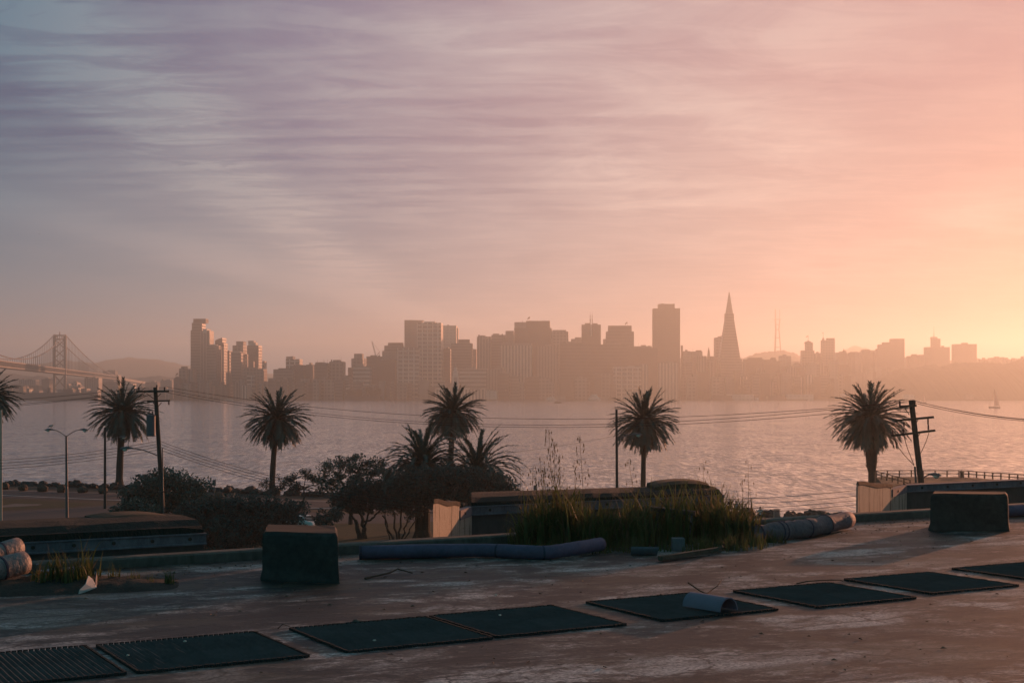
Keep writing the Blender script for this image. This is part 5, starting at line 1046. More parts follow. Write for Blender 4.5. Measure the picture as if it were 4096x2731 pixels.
bld('grid_tower', 'shorter pale grid tower at the waterfront', 'B', 688, 992, 458, 3260, 'g_pale', 30, parts=[('roof_band', 700, 980, 452, 'p_grey')]); bld('slant_top_tower', 'smooth blank tower with slanting notched top', 'B', 780, 1042, 97, 3520, 'p_grey', poly=[(780, 97), (1042, 101), (1020, 133), (1042, 134)], depth=30)
bld('grid_tower', 'tallest pale grid tower with a bright sunlit side', 'B', 944, 1292, 134, 3400, 'g_pale', 46, parts=[('roof_plant', 1046, 1200, 116, 'p_pale', .5)], masts=[(1125, 88, .25), (1182, 85, .25)]); bld('smooth_tower', 'smooth pale tower just past the tallest grid tower, stepped at its sunny edge', 'B', 1285, 1478, 170, 3560, 'p_pale', parts=[('roof_kit', 1345, 1368, 157, 'p_grey', .3)]); bld('edge_wing', 'narrow lower wing stepping down beside the smooth pale tower', 'B', 1464, 1492, 200, 3580, 'p_pale', 24)
bld('shoulder_tower', 'broad office tower with stepped shoulders and striped floors', 'B', 1392, 1678, 400, 3440, 'h_grey', parts=[('upper_stage', 1490, 1640, 350, 'h_grey', .8)]); bld('low_tower', 'low tower in the slot beside the broad shouldered tower', 'B', 1660, 1735, 476, 3600, 'p_grey'); bld('dark_tower', 'narrow dim tower between the tallest grid tower and the shouldered tower', 'B', 1290, 1400, 470, 3480, 'h_dark')
bld('ribbed_tower', 'vertically ribbed tower, first of the flat-topped row', 'B', 1728, 1930, 313, 3540, 'v_grey'); bld('flat_tower', 'flat tower with a sunlit notch, second of the flat-topped row', 'B', 1918, 2092, 291, 3500, 'h_grey'); bld('flat_tower', 'flat tower with bright lit upper side, third of the flat-topped row', 'B', 2084, 2224, 290, 3520, 'p_grey', parts=[('higher_part', 2104, 2222, 238, 'p_grey', .8)])
bld('ribbed_tower', 'low ribbed tower before the flat-topped row', 'B', 1738, 1920, 348, 3390, 'v_grey'); bld('striped_tower', 'pale broad tower of bold vertical stripes at mid skyline', 'B', 2040, 2460, 430, 3330, 'v_pale', 40, parts=[('plain_crown', 2046, 2455, 400, 'p_grey', .98)])
def clock_tower():
    X, Y = 1380 + 1446 * .3061, 3215; b = P(X, 1600, Y); b.z = 1.5; t = thing('clock_tower', 'slender pale clock tower with pointed top on the waterfront', 'clock tower', b, -RT); z = lambda y: zat(1250 + y * .3061, Y) - 1.5; k = .3061 / F * Y; m = FAC['p_pale']
    MB().box((0, 0, z(825) / 2), (76 * k, 76 * k, z(825))).obj('shaft', m, t); MB().box((0, 0, (z(825) + z(760)) / 2), (60 * k, 60 * k, z(760) - z(825))).obj('belfry', m, t); MB().box((0, 0, (z(760) + z(720)) / 2), (36 * k, 36 * k, z(720) - z(760))).obj('lantern', m, t)
    MB().lathe([(16 * k, z(720)), (4 * k, z(675)), (.3, z(640))], n=8).obj('spire', FAC['p_grey'], t); w = 76 * k / 2
    MB().tube([(0, -w - .1, z(868)), (0, -w - .5, z(868))], 4.2, 20).obj('clock_face', FAC['p_grey'], t)
clock_tower()
bld('terminal_hall', 'long low terminal hall beside the clock tower', 'B', 1180, 1410, 1000, 3205, 'v_pale', 30); bld('terminal_hall', 'long low terminal hall running from the clock tower under the striped tower', 'B', 1485, 1860, 1005, 3205, 'v_pale', 30); bld('long_block', 'long low pale block above the terminal hall', 'B', 1500, 1880, 735, 3290, 'h_pale'); bld('long_block', 'long low pale block below the bold striped tower', 'B', 1850, 2110, 742, 3280, 'v_grey'); bld('pier_shed', 'pier shed with pale gable below the bold striped tower', 'B', 1850, 2015, 1022, 3196, 'p_pale', 60)
fill('B', 20, 1500, 880, 980, 3220, 3250, 15, 'low hazy block at the water under the central towers', 'low blocks under the central towers', 7, ['h_dark', 'g_grey', 'p_grey', 'h_grey', 'h_pale'], 70, 150)
def crane(label, X, y0, y1, xt, Y):
    b = P(X, y0, Y); t = thing('building_crane', label, 'crane', b); tip = P(xt, y1, Y) - b; m = MB(); n = 12
    for dx in (-1.2, 1.2): m.tube([(dx, 0, 0), tip + Vector((dx * .4, 0, 0))], .5, 4)
    for i in range(n):
        f, g = i / n, (i + 1) / n; a_, b_ = tip * f, tip * g; s_ = 1 if i % 2 else -1; m.tube([a_ + Vector((s_ * 1.2, 0, 0)), b_ - Vector((s_ * 1.1, 0, 0))], .35, 4)
    m.obj('jib', FAC['p_pale'], t); MB().box((0, 0, -14), (3.5, 3.5, 30)).obj('mast', MET, t); q = Vector((9, 0, 2)); m = MB(); m.tube([(1, 0, 0), q + Vector((0, 0, 9)), q], .7, 4); m.obj('counter_frame', MET, t); MB().tube([tip, q + Vector((0, 0, 9))], .2, 4).obj('stay_rope', MET, t)
X, y0 = px('B', 405, 570); xt, yt = px('B', 351, 376); crane('slanting crane jib above the dark broad slab', X, y0, yt, xt, 3420)
bld('twin_bulk_tower', 'huge dark tower of two joined slabs, flag on its roof', 'C', 193, 690, 365, 3420, 'p_dark', 52, parts=[('nearer_slab', 195, 352, 287, 'p_grey', .9), ('higher_slab', 352, 668, 271, 'p_dark', .75)], masts=[(397, 208, .35, 1), (296, 258, .8)])
bld('square_tower', 'square pale tower with cut corner beyond the huge dark tower', 'C', 680, 902, 412, 3640, 'g_grey', parts=[('upper_stage', 690, 872, 390, 'g_grey', .8)]); bld('low_tower', 'small tower with curved roof beside the twin-spired tower', 'C', 934, 1078, 507, 3700, 'p_grey', parts=[('curved_roof', 985, 1070, 486, 'p_grey')])
def spires():
    t = bld('twin_spire_tower', 'dark tower crowned by two thin spires with a bright slot', 'C', 1070, 1322, 320, 3600, 'p_dark', 34, parts=[('side_step', 1112, 1180, 300, 'p_dark', .7), ('side_step', 1214, 1280, 303, 'p_dark', .7)], pent=False); k = .3061 / F * 3600
    for x in (1184, 1210):
        X, _ = px('C', x, 0); p = P(X, 0, 3600).x - t.location.x; z = lambda y: zat(1200 + y * .3061, 3600)
        MB().tube([(p, -4, z(325)), (p, -4, z(240)), (p, -4, z(238)), (p, -4, z(190)), (p, -4, z(188)), (p, -4, z(145))], [5.5 * k, 5.5 * k, 3.4 * k, 3.4 * k, 1.5 * k, .6 * k], 8).obj('spire', FAC['p_dark'], t)
    X, _ = px('C', 1197, 0); p = P(X, 0, 3600).x - t.location.x; MB().box((p, -17.2, (z(330) + z(475)) / 2), (14 * k, .8, z(330) - z(475))).obj('glass_slot', FAC['p_pale'], t)
spires()
bld('two_tier_tower', 'two-tiered dark tower with a flag, beside the tallest blank slab', 'C', 1386, 1757, 412, 3560, 'h_dark', 48, parts=[('upper_tier', 1415, 1727, 333, 'h_dark', .8)], masts=[(1674, 278, .35, 1)]); bld('low_tower', 'small block at the foot of the two-tiered tower', 'C', 1352, 1400, 508, 3680, 'p_grey')
bld('long_slab', 'broad low dark slab under the twin-spired tower', 'C', 790, 1190, 560, 3380, 'h_dark', 30); bld('long_slab', 'broad low dark slab under the two-tiered tower', 'C', 1180, 1680, 578, 3400, 'h_dark', 30); bld('long_slab', 'broad dark slab before the tallest blank slab', 'C', 1668, 2062, 626, 3390, 'p_dark', 30); bld('back_block', 'low flat roof behind the broad dark slab, between two-tiered and blank towers', 'C', 1752, 1985, 602, 3650, 'p_grey', 24); bld('ribbed_block', 'dim ribbed block at the foot of the huge dark tower', 'C', 480, 770, 600, 3350, 'v_grey', 30)
bld('pale_block', 'pale hazy apartment slab in front of the broad dark slabs', 'C', 1478, 1850, 872, 3260, 'g_pale', 28, parts=[('roof_plant', 1680, 1760, 860, 'p_pale')]); bld('pale_block', 'taller pale hazy apartment shaft joined to the pale slab', 'C', 1838, 1950, 842, 3280, 'v_pale', 26); bld('pale_block', 'pale hazy apartment slab below the tallest blank slab', 'C', 2060, 2330, 820, 3270, 'v_pale', 28)
fill('C', 20, 1500, 930, 1100, 3215, 3250, 14, 'low hazy block at the water below the huge dark tower and its neighbours', 'low blocks under the dark towers', 8, ['h_dark', 'g_grey', 'p_brown', 'h_grey'], 80, 170)
bld('blank_slab_tower', 'tallest blank dark slab with a smaller block on its roof', 'D', 31, 360, 97, 3560, 'p_brown', 50, parts=[('roof_block', 95, 295, 45, 'p_brown', .8), ('roof_kit', 130, 165, 38, 'p_grey', .2)]); bld('chimney', 'square chimney-like shaft beside the tallest blank slab', 'D', 364, 388, 533, 3640, 'p_dark', 10, pent=False)
bld('flat_roof_block', 'flat roofed block between the blank slab and the church spire', 'D', 386, 480, 600, 3560, 'p_grey'); bld('flat_roof_block', 'second flat roofed block, lower and nearer the church spire', 'D', 470, 622, 605, 3600, 'p_grey')
def church():
    X, y = px('D', 690, 655); b = P(X, y, 3700); b.z = 40; t = thing('church', 'thin dark church spire by the pyramid tower', 'church', b); z = lambda q: zat(1200 + q * .3401, 3700) - 40; MB().box((0, 0, z(640) / 2), (6, 6, z(640))).obj('tower', FAC['p_dark'], t); MB().lathe([(3.2, z(640)), (2.2, z(590)), (1.6, z(585)), (.2, z(548))], n=8).obj('spire', FAC['p_dark'], t); MB().box((9, 6, z(660) / 2), (22, 14, z(660))).obj('nave', FAC['p_dark'], t)
church()
bld('balustrade_tower', 'pale tower with roof balustrade peeping out behind the pyramid tower', 'D', 754, 870, 440, 3760, 'g_grey', parts=[('roof_plant', 800, 860, 424, 'p_grey')], masts=[(842, 408, .8)])
def pyramid():
    Y = 3560; z = lambda y: zat(y, Y); k = Y / F; X = 2600 + 931 * .3401; b = P(X, 1600, Y); b.z = 0; t = thing('pyramid_tower', 'tall slender pyramid tower tapering to a point', 'skyscraper', b, -RT); m = FAC['p_brown']
    h1, h0 = 16.5 * k * .5, 42 * k * .5
    zb, ztip, zs = 1.5, z(1166), z(1255)
    w = lambda y: (118 * (y - 1166) / (1575 - 1166)) * k / 2      # half width
    wb, ws = (zs - ztip) / (zb - ztip), 0
    hw = lambda q: 64 * k * (ztip - q) / (ztip - z(1600)) * 1.0 + .7
    v = [(sx * hw(q), sy * hw(q), q) for q in (zb, zs) for sx, sy in ((-1, -1), (1, -1), (1, 1), (-1, 1))]
    MB().add(v, [(0, 1, 5, 4), (1, 2, 6, 5), (2, 3, 7, 6), (3, 0, 4, 7), (4, 5, 6, 7)]).obj('tower_body', FAC['h_grey'], t)
    q1 = zs + .05; v = [(sx * hw(q) * .985, sy * hw(q) * .985, q) for q in (q1, ztip - 4) for sx, sy in ((-1, -1), (1, -1), (1, 1), (-1, 1))] + [(0, 0, ztip)]
    MB().add(v, [(0, 1, 5, 4), (1, 2, 6, 5), (2, 3, 7, 6), (3, 0, 4, 7), (4, 5, 8), (5, 6, 8), (6, 7, 8), (7, 4, 8)]).obj('spire', FAC['p_grey'], t)
    for s_ in (-1, 1):      # the two wings that stand out of the sloping sides
        x1 = s_ * 18.4 * k; zt = z(1255); zlow = z(1255 + 50); pts = [(x1, zt), (s_ * hw(zt) * .6, zt), (s_ * hw(zlow) * .9, zlow - 30), (x1, zlow)]
        MB().slab(pts if s_ > 0 else pts[::-1], -6, 6).obj('wing', m, t)
pyramid()
def mast_tower():
    Y = 6180; k = Y / F; X = 2600 + 1492 * .3401; b = P(X, 1410, Y); t = thing('radio_mast', 'three-legged red radio mast on the far wooded hill', 'radio tower', b); z = lambda q: zat(1200 + q * .3401, Y) - b.z; s = .3401 * k; m = mat('mast_red', (.10, .05, .04), .7, .2, .1)
    lv = [(620, 40), (555, 36), (443, 29), (346, 21), (288, 25), (228, 31)]
    for a in range(3):
        ang = R(90 + 120 * a + 14); h = Vector((math.cos(ang), math.sin(ang), 0)); MB().tube([h * (r * s * 1.12) + Vector((0, 0, z(q))) for q, r in lv], 3.0 * s * 2.3, 6).obj('leg', m, t)
        MB().tube([h * (33 * s) + Vector((0, 0, z(228))), h * (33 * s) + Vector((0, 0, z(110)))], [4.2 * s, 3.0 * s], 5).obj('antenna', m, t)
    for q, r in lv[1:]:
        pts = [Vector((math.cos(R(90 + 120 * a + 14)), math.sin(R(90 + 120 * a + 14)), 0)) * (r * s * 1.12) + Vector((0, 0, z(q))) for a in range(3)]; e = MB()
        for a in range(3): e.beam(pts[a], pts[(a + 1) % 3], 5 * s, 7 * s)
        if q == 228: e.beam((-56 * s, 0, z(228)), (56 * s, 0, z(228)), 5 * s, 4 * s); e.beam((0, -50 * s, z(230)), (0, 50 * s, z(230)), 5 * s, 4 * s)
        e.obj('cross_beam', m, t)
mast_tower()
# ---- hill quarter beyond the pyramid
bld('hill_block', 'broad flat apartment block just past the pyramid tower', 'D', 1098, 1342, 694, 3600, 'p_brown', parts=[('upper_floor', 1150, 1322, 677, 'p_brown', .8)]); bld('hill_block', 'broad block with a rounded roof bump past the pyramid tower', 'D', 1335, 1492, 700, 3640, 'p_brown', parts=[('roof_bump', 1424, 1484, 676, 'p_brown')]); bld('hill_block', 'flat box with small roof cabin under the radio mast hill', 'D', 1517, 1664, 657, 3900, 'p_grey', parts=[('roof_cabin', 1558, 1600, 640, 'p_grey')])
def hotel():
    t = bld('domed_hotel', 'stone hotel tower with peaked roof and a waving flag', 'D', 1773, 1937, 592, 4000, 'g_brown', 30, parts=[('upper_tower', 1826, 1918, 500, 'g_brown', .8)]); X, _ = px('D', 1871, 0); p = P(X, 0, 4000).x - t.location.x; z = lambda q: zat(1200 + q * .3401, 4000); k = .3401 / F * 4000
    MB().lathe([(52 * k, z(508)), (40 * k, z(492)), (14 * k, z(481)), (3 * k, z(474))], (p, -4, 0), 8).obj('peaked_roof', FAC['p_brown'], t); f = MB().tube([(p, -4, z(478)), (p, -4, z(412))], .5, 5).obj('flagpole', MET, t); MB().add([(p, -4, z(412)), (p, -4, z(425)), (p - 14 * k, -4, z(432)), (p - 26 * k, -3, z(440)), (p - 24 * k, -3, z(426)), (p - 10 * k, -4, z(420))], [(0, 1, 2, 3, 4, 5)]).obj('flag', FAC['p_brown'], f)
hotel()
t = bld('cupola_hotel', 'hotel slab with a small cupola and flag beside the peaked hotel', 'D', 2010, 2177, 472, 4050, 'g_brown', 32, parts=[('higher_slab', 2080, 2176, 447, 'p_brown', .8)]); X, _ = px('D', 2052, 0); p = P(X, 0, 4050).x - t.location.x; zf = lambda q: zat(1200 + q * .3401, 4050); k = .3401 / F * 4050
MB().lathe([(14 * k, zf(473)), (13 * k, zf(455)), (7 * k, zf(443)), (2 * k, zf(430))], (p, 0, 0), 10).obj('cupola', FAC['p_brown'], t); f = MB().tube([(p, 0, zf(432)), (p, 0, zf(373))], .5, 5).obj('flagpole', MET, t); MB().add([(p, 0, zf(373)), (p, 0, zf(384)), (p - 13 * k, 0, zf(388)), (p - 9 * k, 0, zf(380))], [(0, 1, 2, 3)]).obj('flag', FAC['p_brown'], f)
bld('hill_block', 'low stepped block joining the two hill hotels', 'D', 1935, 2020, 622, 4080, 'p_brown'); bld('hill_block', 'low flat mansion past the cupola hotel', 'E', 138, 260, 475, 4100, 'p_brown'); bld('hill_block', 'low flat hall on the crest before the twin hilltop slabs', 'E', 425, 540, 438, 4150, 'p_brown', parts=[('roof_plant', 440, 520, 434, 'p_brown')])
bld('terraced_tower', 'broad terraced apartment tower stepping up to its tall end', 'E', 600, 944, 425, 4200, 'p_brown', 34, parts=[('first_step', 622, 944, 376, 'p_brown', .92), ('second_step', 678, 944, 351, 'p_brown', .88), ('tall_end', 774, 943, 308, 'p_brown', .84)])
bld('hill_block', 'low block at the foot of the antenna hotel', 'E', 965, 1100, 512, 4200, 'p_brown', parts=[('upper_floor', 1022, 1090, 491, 'p_brown')]); bld('hill_block', 'lower wing touching the antenna hotel', 'E', 1090, 1180, 497, 4230, 'p_brown')
t = bld('antenna_hotel', 'hilltop hotel with a tall central tower and a lattice antenna', 'E', 1170, 1478, 407, 4250, 'p_brown', 34, parts=[('central_tower', 1254, 1357, 308, 'p_brown', .8), ('side_block', 1382, 1408, 391, 'p_brown', .4)]); X, _ = px('E', 1304, 0); p = P(X, 0, 4250).x - t.location.x; zf = lambda q: zat(1250 + q * .3384, 4250); k = .3384 / F * 4250
MB().lathe([(48 * k, zf(309)), (40 * k, zf(286))], (p, -4, 0), 8).obj('tower_cap', FAC['p_brown'], t); MB().tube([(p, -4, zf(287)), (p, -4, zf(240)), (p, -4, zf(162))], [6 * k, 3 * k, 1.2 * k], 6).obj('antenna', MET, t)
t = bld('balconied_tower', 'wide balconied apartment tower, last tall one on the hill', 'E', 1500, 1797, 372, 4250, 'p_brown', 34, parts=[('roof_plant', 1616, 1682, 356, 'p_brown', .6)])
rnd = random.Random(5); w_ = max(abs(v[0]) for v in t.children[0].bound_box); zt = max(v[2] for v in t.children[0].bound_box); m = MB()
for i in range(12): m.box((0, -2, zt - 6 - i * 7.5), (w_ * 2 + 5, 30, 2.2))
m.obj('balcony_slab', FAC['p_brown'], t)
fill('E', 1800, 2352, 515, 560, 4000, 4400, 18, 'small house on the hill crest past the balconied tower', 'houses along the hill crest', 15, ['p_brown', 'p_grey'], 24, 70, 'hill_house'); fill('E', 130, 620, 450, 500, 4050, 4350, 14, 'small house on the crest between the hill hotels and the terraced tower', 'houses between hotels and terraced tower', 16, ['p_brown', 'p_grey'], 24, 70, 'hill_house')
fill('D', 400, 1100, 650, 760, 3500, 3700, 14, 'hazy block around the foot of the pyramid tower', 'blocks around the pyramid foot', 17, ['p_brown', 'p_grey', 'h_grey', 'v_grey'], 60, 140); fill('D', 1050, 2352, 705, 800, 3500, 3800, 24, 'hazy apartment block on the slope past the pyramid tower', 'blocks on the slope', 18, ['p_brown', 'h_grey', 'p_grey', 'v_grey'], 60, 150); fill('D', 380, 2352, 830, 980, 3230, 3400, 30, 'low hazy block near the piers under the pyramid tower', 'low blocks near the piers', 19, ['p_brown', 'h_grey', 'v_pale', 'g_grey', 'p_grey'], 60, 140); fill('E', 0, 900, 640, 760, 3700, 3900, 16, 'hazy house on the slope before the terraced tower', 'houses on the slope', 20, ['p_brown', 'p_grey'], 40, 90, 'hill_house')
def conifer():
    X, y = px('E', 222, 468); b = P(X, y, 4090); t = thing('pine_tree', 'lone pointed pine on the mansion roofline of the hill', 'tree', b); k = .3384 / F * 4090; q = MB(); rr = random.Random(3)
    for i in range(7): z_ = i * 6 * k; q.lathe([((17 - i * 2.2) * k, z_), ((6 - i * .7) * k, z_ + 8 * k)], (rr.uniform(-1, 1) * k, 0, 0), 7)
    q.obj('foliage', WOODH, t); MB().tube([(0, 0, -6), (0, 0, 20 * k)], .6, 5).obj('trunk', WOOD, t)
conifer()
# waterfront: piers, trees, boats
for i, (c, x0, x1, y, f, lab) in enumerate([('D', 720, 968, 1120, 'p_dark', 'dark pier shed below the pyramid tower'), ('D', 900, 1225, 1108, 'p_pale', 'long pier shed with bright roof edge beside the gleaming white boat'), ('D', 1370, 1600, 1125, 'p_dark', 'dark low pier past the gleaming white boat'), ('D', 1590, 1925, 1106, 'p_pale', 'long pier shed with bright roof edge, second along the water'), ('E', 180, 250, 955, 'p_pale', 'small bright pier roof behind the stout palm'), ('E', 900, 1060, 968, 'p_pale', 'bright pier roof below the wooded slope'), ('E', 1640, 1760, 968, 'p_grey', 'dim pier roof below the wooded slope, near the sailboat'), ('C', 1300, 1420, 1262, 'p_grey', 'low pier shed beside the larger white ferry'), ('C', 730, 860, 1255, 'p_grey', 'low pier shed between the two ferries'), ('B', 0, 480, 1090, 'p_dark', 'long low wharf under the horizontally striped block'), ('L', 0, 1300, 882, 'p_dark', 'long dark wharf at the bridge tower foot')]):
    bld('pier_shed', lab, c, x0, x1, y, 3172 if c != 'L' else 3190, f, 26, cat='pier shed', pent=False, base=.3)
SHT = leafmat('shore_tree', (.04, .045, .028), (.055, .055, .035), .1, .7, .05)
for i, (c, x, y, r) in enumerate([('B', 330, 985, 70), ('B', 430, 975, 60), ('B', 60, 1000, 70), ('B', 180, 1005, 50), ('D', 1080, 1010, 70), ('D', 620, 1060, 50), ('D', 1700, 985, 90), ('D', 1900, 990, 80), ('D', 2120, 975, 90)]):
    X, Yp = px(c, x, y); Y = 3205; k = CROP[c][2] / F * Y; b = P(X, 1600, Y); b.z = 1.5; t = thing('shore_tree', 'round hazy tree at the far waterfront', 'tree', b, group='trees at the far waterfront'); q = MB(); rr = random.Random(i); zc = zat(Yp, Y) - 1.5
    for _ in range(8): leaf_quads(q, (rr.uniform(-.5, .5) * r * k, rr.uniform(-4, 4), zc * rr.uniform(.5, .85)), (r * k * .5, 6, zc * .3), 160, 1.1, rr)
    q.obj('foliage', SHT, t); MB().tube([(0, 0, 0), (0, 0, zc * .6)], .8, 6).obj('trunk', WOOD, t)
HULL = mat('white_hull', (.78, .76, .72), .25, .05, .5, spec=.7); CABIN = mat('cabin_dark', (.05, .05, .055), .4, .2); DHULL = mat('dark_hull', (.06, .055, .055), .5, .2, .5)
def hullm(L, B, D, bow=.25, n=9):
    vs = []
    for i in range(n):
        f = i / (n - 1); x = -L / 2 + L * f; w = B / 2 * (1 if f < 1 - bow - .2 else max(.03, math.cos((f - (1 - bow - .2)) / (bow + .2) * math.pi / 2))); sh = 1 + .25 * f ** 3
        vs += [(x, -w, D * sh), (x, -w * .8, D * .3), (x, 0, -.3), (x, w * .8, D * .3), (x, w, D * sh)]
    m = MB(); m.add(vs, [(i * 5 + k, (i + 1) * 5 + k, (i + 1) * 5 + k + 1, i * 5 + k + 1) for i in range(n - 1) for k in range(4)] + [(i * 5 + 4, (i + 1) * 5 + 4, (i + 1) * 5, i * 5) for i in range(n - 1)] + [(0, 1, 2, 3, 4)]); return m
def sailboat(label, x, ytop, yw, Y, jib=True):
    b = P(x, yw, Y); b.z = 0; t = thing('sailboat', label, 'sailboat', b, R(168)); hm = zat(ytop, Y); L = hm * .60
    hullm(L, L * .24, L * .085).obj('hull', DHULL, t); MB().tube([(0, 0, .5), (0, 0, hm)], [.16, .09], 6).obj('mast', MET, t); MB().prism([(-L * .2, -L * .07), (L * .15, -L * .05), (L * .15, L * .05), (-L * .2, L * .07)], L * .07, L * .13).obj('cabin', HULL, t)
    SAIL = leafmat('sail_cloth', (.62, .56, .50), (.55, .50, .46), .35, .8, .2); vs = []; n = 8
    for i in range(n + 1):
        f = i / n; w = L * .40 * (1 - f) ** .9
        for g in (0, .33, .66, 1): vs.append((-w * g - .15, .5 * math.sin(math.pi * g) * (1 - f) + .25 * g * (1 - f) * 2, hm * .13 + hm * .82 * f))
    q = MB(); q.add(vs, [(i * 4 + k, (i + 1) * 4 + k, (i + 1) * 4 + k + 1, i * 4 + k + 1) for i in range(n) for k in range(3)]); q.obj('mainsail', SAIL, t); MB().tube([(0, 0, hm * .125), (-L * .42, .5, hm * .125)], .12, 5).obj('boom', MET, t)
    m = MB(); m.tube([(0, 0, hm * .97), (L * .48, 0, L * .09)], .06, 4); m.tube([(0, 0, hm * .97), (-L * .48, 0, L * .09)], .05, 4); m.obj('stay', MET, t); MB().tube([(L * .1, 0, hm * .75), (L * .46, 0, L * .12)], [.05, .28], 5).obj('furled_jib', SAIL, t)
sailboat('larger sailboat with one raised sail out on the bay', 3978, 1557, 1631, 1448); sailboat('hazy pale sailboat beyond the leaning pole top', 3693, 1569, 1612, 2190)
def ferry(label, x, yw, L, decks, Y=3120, rz=0.0, name='ferry', mt=None):
    b = P(x, yw, Y); b.z = 0; t = thing(name, label, 'ferry' if name == 'ferry' else 'boat', b, rz); hullm(L, L * .24, L * .07).obj('hull', mt or HULL, t); z = L * .075
    for i in range(decks):
        l = L * (.78 - .16 * i); h = L * .075; MB().box((-L * .05, 0, z + h / 2), (l, L * .2 - i * .4, h)).obj('deckhouse', mt or HULL, t); MB().box((-L * .05, 0, z + h * .55), (l * .96, L * .2 - i * .4 + .12, h * .36)).obj('window_band', CABIN, t); MB().box((-L * .05, 0, z + h + .15), (l * 1.05, L * .22, .3)).obj('deck_edge', mt or HULL, t); z += h + .3
    MB().tube([(0, 0, z), (0, 0, z + L * .14)], .15, 5).obj('mast', MET, t); return t
ferry('larger white ferry moored at the waterfront under the two-tiered tower', 2378, 1600, 34, 4, 3120, R(-40)); ferry('smaller white ferry moored at the waterfront under the huge dark tower', 2205, 1599, 26, 3, 3120, R(-35)); ferry('gleaming white boat moored below the pyramid tower', 3027, 1600, 17, 3, 3120, R(-70), 'motor_yacht'); ferry('small dark motor boat out on the water below the ferries', 2230, 1611, 12.5, 1, 2212, R(176), 'motor_boat', DHULL)
ferry('white launch at the wharf before the glowing brick shaft', 893, 1600, 14, 1, 3110, R(-8), 'launch'); ferry('second white launch at the wharf, trailing the first', 920, 1600, 16, 1, 3105, R(-5), 'launch')
for i, (x, y) in enumerate([(2023, 1561), (2064, 1561), (2098, 1561), (1958, 1561)]):
    b = P(x, y, 3185); q = MB().tube([(0, 0, 2 - b.z), (0, 0, 0)], .35, 5).obj('wharf_lamp', MET, loc=b); tag(q, 'tiny wharf lamp mast below the bold striped tower', 'lamp', 'wharf lamp masts'); MB().blob((0, 0, .6), 1.0, 8, 5).obj('lamp_globe', LENS, q)
